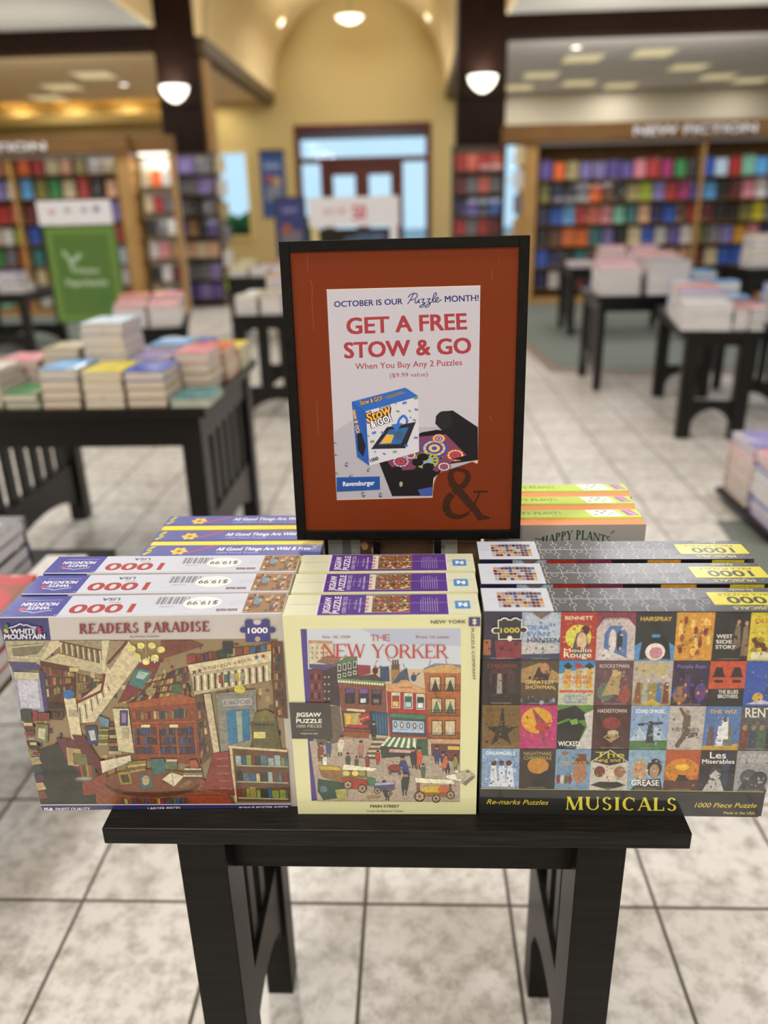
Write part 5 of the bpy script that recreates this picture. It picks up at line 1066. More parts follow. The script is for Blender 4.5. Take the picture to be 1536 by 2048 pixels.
a.text('When You Buy Any 2 Puzzles', (486, 821), (1093, 797), 35, '8f3a42', .008); a.text('($9.99 value)', (682, 868), (898, 860), 26, '8c3c44')
# pictured puzzle roll: black mat with plain mosaic rounds
a.poly([(620, 1350), (860, 1180), (950, 1165), (1182, 1190), (1182, 1337), (1020, 1360), (930, 1440), (922, 1540), (695, 1543)], '141316')
a.poly([(845, 1205), (1000, 1190), (1125, 1310), (1040, 1345), (950, 1405), (900, 1380), (850, 1350), (820, 1390), (710, 1400), (660, 1335)], '6b3a54')
RM = random.Random(2)
for x, y, r, c in ((935, 1270, 78, '2c4a98'), (960, 1215, 40, '8a4a38'), (1055, 1310, 55, '8a3a40'), (890, 1340, 70, '8a9a40'), (745, 1345, 55, '7a3040'), (990, 1375, 40, '54407c'), (800, 1310, 34, '3a4a84')):
    for f, cc in ((1, c), (.82, RM.choice(['c88a50', '5a6ab0', '3f3050'])), (.62, c), (.42, RM.choice(['d0a060', '8090c8', 'a04050'])), (.2, c)): a.ell(x, y, r*f, r*f*.68, cc, n=18)
    for j in range(12): a.ell(x+r*.72*math.cos(j*.524), y+r*.5*math.sin(j*.524), 6, 4, 'd0b890', n=6)
for x, y in ((720, 1395), (840, 1350), (900, 1375), (870, 1320)): a.ell(x, y, 34, 22, '141316', n=12)
a.poly([(1182, 1337), (1020, 1335), (1120, 1310), (940, 1130), (945, 1085), (985, 1060), (1040, 1055), (1182, 1150)], '17161a'); a.ell(990, 1110, 48, 52, '201f24')
# pictured carton
a.poly([(465, 1005), (545, 1060), (565, 1370), (495, 1320)], '24509c'); a.poly([(545, 1060), (845, 975), (848, 1290), (565, 1370)], 'b8b7c0'); a.poly([(465, 1005), (770, 925), (845, 975), (545, 1060)], '2a5aa8'); a.poly([(650, 978), (745, 945), (775, 955), (670, 990)], '6a6464')
a.text('Stow', (560, 1125), (695, 1065), 55, '28242c', .11, .2); a.text('Stow', (560, 1125), (695, 1065), 55, 'd09a30', .02, .2); a.text('& GO!', (580, 1155), (692, 1115), 40, '28242c', .11); a.text('& GO!', (580, 1155), (692, 1115), 40, 'd8d6dc', .02); a.text('PUZZLE', (625, 1050), (685, 1030), 12, '28242c', .03)
a.text('Stow & GO!', (515, 1025), (640, 995), 26, '1c2450', .08); a.text('Stow & GO!', (515, 1025), (640, 995), 26, 'd0a040', .01); a.text('Stow & GO!', (482, 1050), (512, 1180), -22, 'd0a040', .03)
a.poly([(575, 1275), (665, 1150), (830, 1120), (770, 1270)], '242228'); a.poly([(615, 1250), (680, 1165), (790, 1150), (745, 1245)], '2c5a94'); a.poly([(625, 1245), (665, 1190), (705, 1195), (690, 1240)], 'c89a3c'); a.ell(735, 1195, 26, 24, '38506a')
a.line([(720, 1160), (735, 1105), (760, 1082), (780, 1105), (778, 1130)], 14, '2f62b0'); a.poly([(690, 1135), (755, 1125), (718, 1175)], '2f62b0'); a.poly([(495, 1190), (520, 1180), (545, 1260), (530, 1320), (500, 1280)], '1c1c24')
for x, y, r, c in ((765, 1012, 15, '2f5fae'), (830, 985, 14, '4f7a44'), (832, 1050, 12, '2f5fae'), (728, 1060, 11, '4f7a44'), (795, 1058, 9, '4f7a44'), (592, 1182, 15, '2f5fae'), (582, 1232, 14, '4f7a44'), (640, 1180, 11, '2f5fae'), (822, 1110, 11, '4f7a44'), (830, 1210, 13, '2f5fae'), (710, 1290, 14, '5a8a48'), (775, 1255, 12, '2f5fae'), (650, 1302, 10, '2f5fae'), (598, 1290, 7, '2f5fae'), (716, 1015, 7, '4f7a44'), (560, 1200, 7, '4f7a44'), (800, 1095, 7, '2f5fae')): a.poly(piece(x, y, r, r*7), c)
a.text('1000', (572, 1350), (618, 1335), 20, '2c2a30', .04)
for x, y, r, c in ((435, 1363, 15, '5a4468'), (560, 1393, 14, '46587c'), (460, 1428, 12, '3a4a6c'), (530, 1533, 18, '4a6050'), (628, 1536, 16, '3f4a7c'), (745, 1474, 16, 'a89878'), (375, 1308, 9, '4a5a7a'), (372, 1240, 8, '5a5a5a'), (380, 1412, 9, '7a4a4a'), (978, 1322, 11, '1a1a1e')): a.poly(piece(x, y, r, r*11), c); a.ell(x+3, y-2, r*.4, r*.3, '9aa0a8', n=8)
a.poly([(840, 1505), (922, 1490), (922, 1535), (855, 1538)], '3a4a90')
a.poly([(378, 1436), (624, 1430), (626, 1505), (380, 1518)], '1f468c'); a.text('Ravensburger', (416, 1486), (595, 1478), 27, 'd4d6de', .015)
# large ampersand on the mat corner
def amp(a, col):
    def st(pts, ws):
        for (p, w0), (q, w1) in zip(zip(pts, ws), zip(pts[1:], ws[1:])):
            dx, dy = q[0]-p[0], q[1]-p[1]; L = math.hypot(dx, dy) or 1; nx, ny = -dy/L/2, dx/L/2; ex, ey = dx/L*2, dy/L*2
            a.poly([(p[0]+nx*w0-ex, p[1]+ny*w0-ey), (q[0]+nx*w1+ex, q[1]+ny*w1+ey), (q[0]-nx*w1+ex, q[1]-ny*w1+ey), (p[0]-nx*w0-ex, p[1]-ny*w0-ey)], col)
    bow = [(1195, 1662), (1160, 1610), (1115, 1555), (1070, 1505), (1035, 1462), (1024, 1430), (1034, 1402), (1062, 1390), (1098, 1394), (1124, 1412), (1128, 1440), (1108, 1475), (1062, 1510), (1018, 1550), (1000, 1590), (1008, 1632), (1036, 1656), (1080, 1662), (1122, 1645), (1158, 1600), (1180, 1552), (1192, 1522)]
    wd = [40, 40, 40, 40, 38, 34, 26, 20, 22, 30, 36, 34, 34, 42, 46, 44, 34, 24, 16, 13, 12, 12]
    st(bow, wd); a.poly([(1155, 1512), (1240, 1510), (1240, 1522), (1155, 1524)], col); a.poly([(1170, 1640), (1212, 1650), (1252, 1662), (1252, 1672), (1180, 1682)], col)
    st([(1018, 1478), (1070, 1540), (1130, 1610)], [6, 6, 6]); a.line([(1012, 1500), (1065, 1550), (1150, 1650)], 7, '652609')
amp(b, '33190d')
mb_ = b.build('mat_board', mat('sign_print', rough=.5, attr='Col', spec=.2), sg); a.build('poster', mat('sign_print'), mb_)
for x in (-.0505, .0265):
    MB().box(x+.011-.0045, x+.011+.0045, 0, .012, .006, .2535).build('post', FRAMEBLACK, sg, bevel=.001)
MB().box(-.075, .050, -.022, .016, 0, .006).build('base_plate', FRAMEBLACK, sg, bevel=.001)
# ------------------------------------------------------------------ books
HEX = {'white': 'd9d6d6', 'cream': 'd8c8a4', 'grey': '74747c', 'dark': '24222a', 'black': '161518', 'navy': '232c5a', 'blue': '2558c0', 'sky': '58a4e0', 'pale blue': 'b4cde0', 'lilac': '8278ba', 'violet': '5a4aa0',
       'purple': '6a3a80', 'magenta': 'a82c74', 'pink': 'dc8a98', 'red': 'b0272c', 'maroon': '6a1f2a', 'orange': 'e4641c', 'amber': 'd89a2c', 'yellow': 'd8c82f', 'olive': '7c7a3a', 'green': '2f8a4a', 'lime': 'a4b82c', 'teal': '2f7a80',
       'mint': '7fc4ac', 'brown': '6a4028', 'tan': 'b08a5c', 'peach': 'e0b090', 'khaki': 'a89a6a', 'coral': 'd86a58'}
def face_mesh(name, w=1, h=1, t=1):
    """an upright book seen cover-on: cover boards, spine and page block in one mesh, unit size"""
    mb = MB(); b = .12
    mb.box(0, 1, 0, b, 0, 1, 0).box(0, 1, 1-b, 1, 0, 1, 0).box(0, .03, b, 1-b, 0, 1, 0).box(.03, .97, b, 1-b, .015, .985, 1)
    o = mb.build(name, [JACKET, PAPER]); me = o.data; bpy.data.objects.remove(o); return me
FACE = face_mesh('book')
def flat_mesh(pages, name='book'):
    mb = MB(); b = .09
    mb.box(0, 1, 0, 1, 0, b, 0).box(0, 1, 0, 1, 1-b, 1, 0).box(0, 1, .97, 1, b, 1-b, 0).box(.02, .98, .02, .97, b, 1-b, 1)
    o = mb.build(name, [JACKET, pages]); me = o.data; bpy.data.objects.remove(o); return me
FLAT = flat_mesh(PAPER); FLATW = flat_mesh(WHITEPAGE)
# near book: jacket with a page block of its own
def near_proto(pages):
    mb = MB(); b = .07
    mb.box(0, 1, 0, 1, 0, b).box(0, 1, 0, 1, 1-b, 1).box(0, 1, .96, 1, b, 1-b)
    o = mb.build('book', JACKET); MB().box(.02, .98, .015, .96, b, 1-b).build('page_block', pages, o); return o
NB = None
def book(mesh, loc, size, col, label, group, rz=0, rx=0):
    o = bpy.data.objects.new('book', mesh); COL.objects.link(o); o.location = loc; o.scale = size; o.rotation_euler = (rx, 0, rz)
    c = C(HEX.get(col, col)); j = RND.uniform(.85, 1.1); o.color = (*[min(1, x*j) for x in c], 1)
    return tag(o, label, 'book', group)
used_near = {}
def near_book(pages, loc, size, col, label, group, rz=0):
    if pages.name not in used_near: o = used_near[pages.name] = near_proto(pages)
    else: o = copy_tree(used_near[pages.name])
    o.location = loc; o.scale = size; o.rotation_euler.z = rz; o.color = (*C(HEX.get(col, col)), 1)
    return tag(o, label, 'book', group)
def nth(k, n):
    if n == 1: return 'single'
    if k == n-1: return 'topmost'
    if k == 0: return 'bottom'
    return ords[k]+' from bottom'
def stack(where, group, x, y, w, d, z, cols, t, rz=0, mesh=None, near=None, jitter=.004):
    """a pile of books lying flat; x, y = front left corner of the pile"""
    n = len(cols); zz = z
    for k, c in enumerate(cols):
        th = t*(1 if n == 1 else RND.uniform(.9, 1.1)); jx, jy, jr = RND.uniform(-jitter, jitter), RND.uniform(-jitter, jitter), RND.uniform(-.015, .015)
        lab = '%s book, %s %s' % (c, ('lying alone' if n == 1 else nth(k, n)+' in pile'), where)
        if near: near_book(near, (x+jx, y+jy, zz), (w, d, th), c, lab, group, rz+jr)
        else: book(mesh or FLAT, (x+jx, y+jy, zz), (w, d, th), c, lab, group, rz+jr)
        zz += th+.0004
    return zz

# ------------------------------------------------------------------ bookcases
def letters(body, parent, x0, x1, z, h, y, m, name='sign_lettering'):
    vs, fs = text_shape(body); xs = [v[0] for v in vs]; a, b = min(xs), max(xs)
    mb = MB(); n = len(vs)
    mb.add([(x0+(x1-x0)*(u-a)/(b-a), y, z+v*h/.73) for u, v in vs], fs)
    mb.add([(x0+(x1-x0)*(u-a)/(b-a), y+.02, z+v*h/.73) for u, v in vs], fs)
    ed = {}
    for f in fs:
        for i in range(len(f)):
            e = tuple(sorted((f[i], f[(i+1) % len(f)]))); ed[e] = ed.get(e, 0)+1
    side = [e for e, c in ed.items() if c == 1]
    mb.add([(x0+(x1-x0)*(u-a)/(b-a), yy, z+v*h/.73) for yy in (y, y+.02) for u, v in vs], [(i, j, j+n, i+n) for i, j in side])
    for j, (dx, dz) in enumerate(((.007, .004), (-.007, -.004), (.007, -.004), (-.007, .004))):
        mb.add([(dx+x0+(x1-x0)*(u-a)/(b-a), y-.001*(j+1), dz+z+v*h/.73) for u, v in vs], fs)
    return mb.build(name, m, parent)
LETTER = mat('white_letters', C('e4e2e6'), .5)
def bookcase(label, x0, x1, y, depth, zs, top, posts, group=None, ext=0):
    t = thing('bookcase', label, 'bookcase', (x0, y, 0), 0, group); L = x1-x0
    MB().box(0, L, depth-.03, depth, 0, top-.02).build('back_panel', SHELFWOOD, t)
    MB().box(0, L, .02, depth, 0, .10).build('plinth', TANWOOD, t)
    MB().box(-.02-ext, L+.02, -.06, depth, top, top+.23).build('valance', VALANCE, t, bevel=.01)
    MB().box(0, L, .03, depth-.03, top-.04, top).build('light_shelf', mat('pale_soffit', C('b6b0b4'), .7), t)
    for px, pw in posts: MB().box(px-x0, px-x0+pw, 0, depth, 0, top).build('upright', TANWOOD, t)
    for z in zs: MB().box(0, L, .01, depth-.03, z-.022, z).build('shelf', SHELFWOOD, t)
    return t
# right-hand case: six shelves of face-out books
ZR = [.12, .42, .72, 1.02, 1.32, 1.62]
cR = bookcase('long maple bookcase on the right with new fiction lettering', 1.54, 6.3, 12.1, .42, [z+.10 for z in ZR], 2.20, [(1.54, .22), (4.05-.0, .04), (6.26, .04)], ext=.25)
letters('NEW FICTION', cR, 3.05-1.54, 4.70-1.54, 2.255, .115, -.085, LETTER)
rowsR = [
 'navy white blue maroon navy green dark brown green khaki red navy white teal dark orange blue grey tan navy',
 'sky peach maroon white dark navy green tan blue grey red white cream navy olive sky pink dark brown blue',
 'blue navy dark teal brown orange cream grey blue pale blue khaki peach maroon cream blue blue navy dark violet white',
 'dark brown orange orange teal lilac dark cream blue white violet white olive grey lilac amber pink navy white grey',
 'navy blue sky red coral pink mint teal peach navy blue brown red maroon dark black olive yellow grey white maroon',
 'olive navy dark grey orange brown dark khaki lime lilac red magenta blue sky dark maroon pink white lilac black white',
]
toprow = 'violet orange khaki lilac lilac violet violet pink red magenta green dark blue pale blue red mint sky tan pink grey'
ZR.append(1.90-.0)
rowsR = rowsR[:5]+[rowsR[5]]
names_from_top = ['top', 'second', 'third', 'fourth', 'fifth', 'sixth', 'lowest']
def face_row(case_name, z, cols, xa, xb, y, rowname, group, h=.245, w=.165, lean=.07):
    cs = cols.replace('pale blue', 'pale_blue').split(); n = len(cs); p = (xb-xa)/n
    for k, c in enumerate(cs):
        hh = h*RND.uniform(.88, 1.06); ww = min(p*.93, w*RND.uniform(.86, 1.12))
        c = c.replace('_', ' ')
        book(FACE, (xa+p*k+(p-ww)/2, y+RND.uniform(0, .02), z+.001), (ww, .028, hh), c, '%s book face out, %s shelf of %s, %s from left' % (c, rowname, case_name, ords[k] if k < 20 else 'last'), group, 0, -lean)
# shelves at ZR[i]+.10
for i, z in enumerate([.22, .52, .82, 1.12, 1.42, 1.72]):
    pass
rows_bt = rowsR[:5]+[toprow]   # bottom to top
mid = rowsR[5]
order = [rowsR[0], rowsR[2], rowsR[3], rowsR[4], mid, toprow]
for i, z in enumerate([.22, .52, .82, 1.12, 1.42, 1.72]):
    face_row('right bookcase', z, order[i], 1.80, 5.60, 12.2, names_from_top[5-i], 'face-out books in the right bookcase')
# left-hand case
cL = bookcase('long maple bookcase on the left ending beside the column', -7.2, -3.98, 11.8, .42, [.12, .42, .72, 1.02, 1.32, 1.64, 1.95], 2.20, [(-7.2, .04), (-5.72, .04), (-4.18, .19)])
letters('FICTION', cL, -6.25+7.2, -5.10+7.2, 2.255, .10, -.085, LETTER)
rowsL = ['tan red white brown pink cream navy white tan', 'brown white cream amber sky dark tan grey white', 'grey orange teal white dark grey maroon blue pale blue', 'white lime blue white mint tan grey dark red', 'red coral maroon navy grey brown orange white lilac',
         'lilac white sky olive green cream red dark peach', 'amber pink orange amber red cream peach grey cream']
rowsL[6] = 'pink amber orange red cream peach khaki white cream'
for i, z in enumerate([.12, .42, .72, 1.02, 1.32, 1.64, 1.95]):
    face_row('left bookcase', z, ' '.join(rowsL[(i+3) % 7].replace('pale blue', 'sky').split()[:5])+' '+rowsL[i], -7.1, -4.22, 11.9, names_from_top[6-i], 'face-out books in the left bookcase', h=.25)
# angled end wings beside the columns
def wing(label, x0, y0, x1, y1, cols, where, light):
    ang = math.atan2(y1-y0, x1-x0); L = math.hypot(x1-x0, y1-y0)
    t = thing('end_display', label, 'bookcase', (x0, y0, 0), ang)
    MB().box(0, L, .22, .25, 0, 2.20).build('back_panel', mat('pale_display_back', C('dcd6cc'), .7), t)
    MB().box(-.02, L+.02, -.05, .25, 2.21, 2.42).build('valance', VALANCE, t)
    MB().box(L-.03, L, 0, .22, 0, 2.20).build('upright', TANWOOD, t)
    MB().box(0, L-.03, .0, .22, .05, .12).build('plinth', TANWOOD, t)
    lt = MB().box(.04, L-.05, .03, .13, 2.17, 2.20).build('strip_light', mat('display_strip_light', C('fff6e6'), .5, emit=(1, .95, .85), estr=2.2), t)
    area_light('strip_glow', (L/2, .07, 2.16), L*.7, .08, light, (1, .95, .86), parent=t)
    k = 0
    for i, z in enumerate((.12, .45, .78, 1.10, 1.42, 1.76)):
        MB().box(0, L-.03, .02, .22, z-.02, z).build('shelf', SHELFWOOD, t)
        cs = cols[i].split(); p = (L-.05)/len(cs)
        for j, c in enumerate(cs):
            u, v = p*j+.015, .09
            book(FACE, (x0+u*math.cos(ang)-v*math.sin(ang), y0+u*math.sin(ang)+v*math.cos(ang), z+.001), (p*.86, .026, .22), c, '%s book face out on %s, %s row up, %s from left' % (c, where, ords[i], ords[j]), 'books on the end displays', ang, -.1)
wing('narrow lit display wing between the left bookcase and column', -3.93, 11.92, -3.42, 11.92, ['yellow white dark', 'dark white maroon', 'white pink tan', 'dark grey white', 'cream red grey', 'cream orange white'], 'the left display wing', 5)
for i, (z, c, nm) in enumerate(((1.92, 'cream', 'topmost'), (1.6, 'white', 'second'), (1.28, 'grey', 'third'), (.96, 'tan', 'fourth'), (.64, 'white', 'fifth'), (.32, 'khaki', 'lowest'))):
    book(FACE, (1.44, 12.03, z), (.13, .03, .25), c, '%s %s book hung on the left end of the right bookcase' % (nm, c), 'books on the bookcase end', R_(25), 0)
# shelf towers in front of the columns
DARKSHELF = mat('dark_shelving', C('4a3b30'), .5)
def tower(label, x0, x1, y, rows, zs, where):
    L = x1-x0; t = thing('shelf_tower', label, 'shelf', (x0, y, 0))
    MB().box(0, L, .28, .31, 0, 2.24).build('back_panel', DARKSHELF, t)
    for u in (0, L-.03): MB().box(u, u+.03, 0, .28, 0, 2.24).build('side_panel', DARKSHELF, t)
    MB().box(.03, L-.03, .02, .28, 0, .1).build('plinth', DARKWOOD, t)
    for i, z in enumerate(zs):
        MB().box(.03, L-.03, 0, .28, z-.025, z).build('shelf', DARKSHELF, t)
        cs = rows[i].split(); p = (L-.08)/len(cs)
        for j, c in enumerate(cs):
            book(FACE, (x0+.04+p*j+.006, y+.08, z+.001), (p*.9, .05, .23), c, '%s book on %s, %s row from the floor, %s from left' % (c, where, ords[i], ords[j]), 'books on the column shelf towers', 0, -.08)
tower('dark shelf tower of books below the left column', -3.86, -2.98, 12.62, ['violet violet lilac violet', 'navy grey grey lilac', 'peach peach cream peach', 'dark violet tan dark violet', 'dark grey dark grey', 'dark grey lilac', 'grey lilac grey'][:7], [.12, .42, .74, 1.06, 1.36, 1.66, 1.95], 'the left column tower')
tower('dark shelf tower of books below the right column', .58, 1.38, 12.75, ['navy navy grey navy', 'dark red dark grey', 'red coral red red', 'red grey red maroon', 'navy violet navy blue', 'maroon grey coral grey', 'red coral red coral'], [.12, .40, .70, .98, 1.27, 1.58, 1.89], 'the right column tower')
# white packs hanging on the side of the left tower
for i, (z, c, nm) in enumerate(((1.95, 'cream', 'topmost'), (1.62, 'white', 'second'), (1.3, 'khaki', 'third'), (.95, 'grey', 'fourth'), (.6, 'white', 'fifth'), (.25, 'lime', 'lowest'))):
    book(FACE, (-2.96, 12.66, z), (.2, .03, .24), c, '%s %s book hung on the right side of the left tower' % (nm, c), 'books on the tower side', R_(60), 0)

# ------------------------------------------------------------------ book tables
def piles(where, group, z, spec, mesh=None, near=None, t=.028, rz=0, origin=None):
    for k, (x, y, w, d, cols, tt, desc) in enumerate(spec):
        if origin: c, s = math.cos(rz), math.sin(rz); X, Y = origin[0]+x*c-y*s, origin[1]+x*s+y*c
        else: X, Y = x, y
        stack('%s, %s' % (desc, where), group, X, Y, w, d, z, cols.split(','), tt or t, rz, mesh, near)
NLT = table('book_table', 'large black book table at left with slatted ends, nearest the puzzles', (-1.70, 2.68, 0), 0, .93, .90, .76, leg=.075, apron=.115, slats=6, rail=(.17, .30))
G = 'books on the near left table'; near = PAPER
piles('near left table', G, .7605, [
 (-1.325, 2.675, .138, .205, 'tan,tan,tan,sky', .034, 'front row first thick pile'), (-1.172, 2.675, .142, .205, 'cream,cream,cream,yellow', .032, 'front row under yellow'), (-1.018, 2.675, .140, .205, 'tan,tan,tan,blue', .0315, 'front row under royal blue'),
 (-.862, 2.67, .140, .20, 'mint,teal', .014, 'front right corner'), (-1.47, 2.68, .125, .19, 'green,green', .026, 'front row small green'), (-1.655, 2.70, .17, .2, 'tan,white,white,maroon,white', .026, 'front row left end'),
 (-1.42, 2.92, .14, .2, 'tan,tan,tan,tan,khaki', .036, 'second row left'), (-1.255, 2.92, .16, .22, 'grey,white,white,white,white,white,pale blue', .0375, 'second row tall pale'), (-1.075, 2.92, .15, .2, 'khaki,khaki,khaki,lilac', .034, 'second row centre'), (-.905, 2.90, .13, .2, 'tan,tan,tan,pink', .036, 'second row right, below pink'),
 (-1.62, 2.94, .17, .21, 'cream,peach,white,pink', .03, 'second row left end'),
 (-1.08, 3.15, .16, .2, 'grey,grey,white,sky', .036, 'third row centre'), (-.91, 3.13, .15, .19, 'orange,cream,coral,orange', .032, 'third row right, below orange'), (-1.26, 3.18, .15, .2, 'white,white,lilac', .034, 'third row left'),
 (-1.06, 3.37, .16, .19, 'coral,navy,blue', .034, 'back row centre'), (-.88, 3.35, .13, .19, 'lime,lime,yellow', .034, 'back row right'), (-1.24, 3.4, .15, .18, 'white,coral', .034, 'back row left')], near=near)
TE = thing('pedestal_table', 'low black pedestal table at the left edge beside the camera', 'table', (-1.65, 1.58, 0))
MB().box(-.48, .78, -.48, .45, .47, .50).build('tabletop', FARBLACK, TE, bevel=.004)
MB().lathe([(.001, .47), (.06, .47), (.05, .1), (.09, .03), (.09, .02), (.001, .02)], 20).build('pedestal', FARBLACK, TE)
MB().lathe([(.001, .02), (.26, .02), (.27, .0), (.001, 0)], 28).build('base', FARBLACK, TE)
piles('low left table', 'books on the low left table', .5005, [(-1.03, 1.24, .18, .31, 'brown,red,brown,red', .037, 'right edge'), (-1.25, 1.66, .2, .24, 'dark,navy,dark,grey', .037, 'rear corner, grey cover'), (-1.0, 1.63, .11, .26, 'white,white', .02, 'rear right, pale magazines')], near=WHITEPAGE)
C1 = table('book_table', 'black slatted book table in the centre behind the sign', (-.72, 5.4, 0), R_(90), .9, .50, .74, leg=.05, apron=.06, slats=2, rail=(.15, .24))
piles('centre table', 'books on the centre table', .7405, [(-1.22, 5.40, .15, .21, 'white,white,white,cream', .03, 'front left'), (-1.05, 5.40, .15, .21, 'white,white,cream,white,khaki', .03, 'front second'), (-.89, 5.40, .15, .21, 'cream,white,white,cream', .03, 'front right'), (-1.2, 5.66, .15, .21, 'white,cream,white,white', .03, 'second row left'), (-1.03, 5.66, .15, .21, 'white,cream,white,white,cream,lilac', .03, 'second row middle'), (-.87, 5.66, .14, .21, 'cream,white,peach', .03, 'second row right'), (-1.1, 5.95, .16, .21, 'white,white,white,cream,amber', .04, 'third row')], mesh=FLATW)
C2 = table('book_table', 'black book table farther back left of the white promotion stand', (-1.36, 8.95, 0), R_(90), .8, .72, .72, leg=.06, apron=.16, slats=4, rail=(.15, .24))
piles('far centre table', 'books on the far centre table', .7205, [(-2.06, 8.98, .2, .25, 'white,white,yellow', .035, 'front left'), (-1.83, 8.98, .2, .25, 'white,white,white', .03, 'front middle'), (-1.6, 8.98, .2, .25, 'white,white,white', .03, 'front right'), (-2.02, 9.3, .2, .25, 'lime,lime,lime,yellow', .035, 'rear left'), (-1.78, 9.3, .2, .25, 'white,tan,red', .04, 'rear middle'), (-1.55, 9.3, .18, .25, 'white,orange,red,coral', .04, 'rear right')], mesh=FLATW)
rT3 = R_(104)
TL3 = table('book_table', 'small black book table with pink books beside the green sign', (-1.58, 5.36, 0), rT3, .8, .46, .68, leg=.04, apron=.035, slats=1, rail=(.15, .22))
for u, v, cols, d_ in ((.0, .235, 'white,white,white,white,white,pink', 'front left'), (.0, .01, 'white,white,white,white,white,pink', 'front right'), (.34, .23, 'white,white,white,white,white,white,coral', 'rear left'), (.34, 0, 'white,white,white,white,white,white,pink', 'rear right')):
    v2 = v+.21; x_, y_ = -1.58+u*math.cos(rT3)-v2*math.sin(rT3), 5.36+u*math.sin(rT3)+v2*math.cos(rT3)
    stack(d_+', small table by green sign', 'pink books by the green sign', x_, y_, .21, .3, .6805, cols.split(','), .0245, rT3-R_(90), FLATW)
TL2 = table('book_table', 'black book table at far left before the left bookcase', (-4.05, 8.2, 0), R_(90), .9, .85, .66, leg=.08, apron=.07, slats=0, rail=(.15, .24))
piles('far left table', 'books on the far left table', .6605, [(-4.88, 8.22, .25, .3, 'grey,white,grey,sky', .04, 'front left'), (-4.6, 8.22, .25, .3, 'grey,grey,white', .04, 'front middle'), (-4.32, 8.22, .25, .3, 'grey,white,grey', .03, 'front right'), (-4.6, 8.6, .3, .3, 'white,grey,pale blue,lilac', .045, 'rear')], mesh=FLATW)
# right side
rT1 = R_(81)
T1 = table('book_table', 'black arched end table of white books at right, nearest the camera', (2.03, 4.74, 0), rT1, 1.25, .40, .675, leg=.085, apron=.06, slats=0, rail=(.19, .24))
def t1(u, v): c, s = math.cos(rT1), math.sin(rT1); return 2.03+u*c-v*s, 4.74+u*s+v*c
def pile_t1(u, v, w, d, cols, t, desc, mesh=FLATW):   # u along the table away from us, v towards the left
    x, y = t1(u, v+w); stack(desc+', right arched table', 'books on the right arched table', x, y, w, d, .6755, cols.split(','), t, rT1-R_(90), mesh)
pile_t1(-.02, .16, .28, .20, 'white,white,white,white,white,white', .026, 'front left'); pile_t1(.20, .16, .27, .20, 'white,white,white,white,white,white,white,lilac', .024, 'second left'); pile_t1(.42, .17, .25, .2, 'white,white,white,white,white,white,white,orange', .027, 'third left, orange on top'); pile_t1(.72, .2, .2, .2, 'white,blue,blue,sky', .05, 'rear left, blue covers')
pile_t1(-.02, -.02, .085, .16, 'black,grey,black,grey,black,pink', .024, 'front right corner'); pile_t1(-.02, .07, .08, .16, 'grey,white,grey,white,grey,red', .022, 'front between'); pile_t1(.17, -.02, .16, .2, 'grey,navy,grey,pink,white,maroon', .024, 'second right'); pile_t1(.4, -.03, .18, .2, 'navy,navy,white,navy,navy,sky', .024, 'third right'); pile_t1(.7, -.02, .19, .2, 'blue,sky,blue,sky', .05, 'rear right, blue covers')
T2 = table('book_table', 'black slat-ended book table with two white stacks at right', (1.42, 6.2, 0), 0, 1.0, .62, .735, leg=.055, apron=.09, slats=7, rail=(.17, .26))
piles('slat-ended right table', 'white stacks on the slat-ended table', .7355, [(1.42, 6.20, .30, .24, ','.join(['white']*7+['pink']), .0265, 'front left stack'), (1.77, 6.20, .31, .24, ','.join(['white']*8+['grey']), .028, 'front right stack'), (1.46, 6.50, .3, .24, ','.join(['white']*7+['pink']), .028, 'rear left stack'), (1.8, 6.50, .3, .24, ','.join(['white']*8+['coral']), .029, 'rear right stack'), (2.14, 6.35, .2, .25, 'blue,navy,sky', .05, 'right end')], mesh=FLATW)
T3 = table('book_table', 'black table of pink magazines before the new fiction case', (1.72, 8.95, 0), 0, 1.15, .7, .74, leg=.06, apron=.08, slats=4, rail=(.12, .2))
piles('table of pink magazines', 'pink magazines', .7405, [(1.70, 8.96, .28, .25, 'lilac,pink,white', .02, 'front left'), (2.02, 8.96, .28, .25, 'white,white,pink', .03, 'front middle'), (2.34, 8.96, .28, .25, 'white,pink,white,pink', .035, 'front right'), (2.1, 9.28, .28, .25, 'white,white,white,coral,pink', .04, 'rear middle'), (2.45, 9.28, .28, .25, 'white,white,white,pink,red', .04, 'rear right'), (2.62, 8.96, .2, .25, 'pink,white,red,pink', .04, 'front far right')], mesh=FLATW)
T4 = table('book_table', 'black book table at the far right edge before new fiction', (3.36, 8.25, 0), 0, 1.2, .8, .75, leg=.08, apron=.14, slats=4, rail=(.12, .2))
piles('far right table', 'grey stacks on the far right table', .7505, [(3.36, 8.27, .3, .28, 'grey,white,white,cream', .035, 'front left'), (3.7, 8.27, .3, .28, 'white,white,cream,white,cream', .05, 'front second'), (4.05, 8.27, .3, .28, 'white,white,white,white,cream', .05, 'front third'), (3.5, 8.62, .3, .28, 'white,white,white,white,grey,cream', .05, 'rear')], mesh=FLATW)
T5 = table('book_table', 'black table of blue book sets at the right edge', (2.42, 5.1, 0), R_(4), .95, .75, .60, leg=.08, apron=.08, slats=4, rail=(.12, .2))
piles('blue book table', 'blue sets at the right edge', .6005, [(2.44, 5.12, .2, .25, 'navy,blue,blue,blue,sky', .05, 'front left'), (2.68, 5.12, .25, .25, 'blue,navy,blue,blue,blue', .05, 'front middle'), (2.98, 5.12, .25, .25, 'blue,blue,navy,blue', .05, 'front right'), (2.42, 5.45, .24, .25, 'blue,sky,blue,sky,blue', .052, 'rear left'), (2.7, 5.45, .25, .25, 'navy,blue,blue,sky,sky', .052, 'rear middle')], mesh=FLATW)
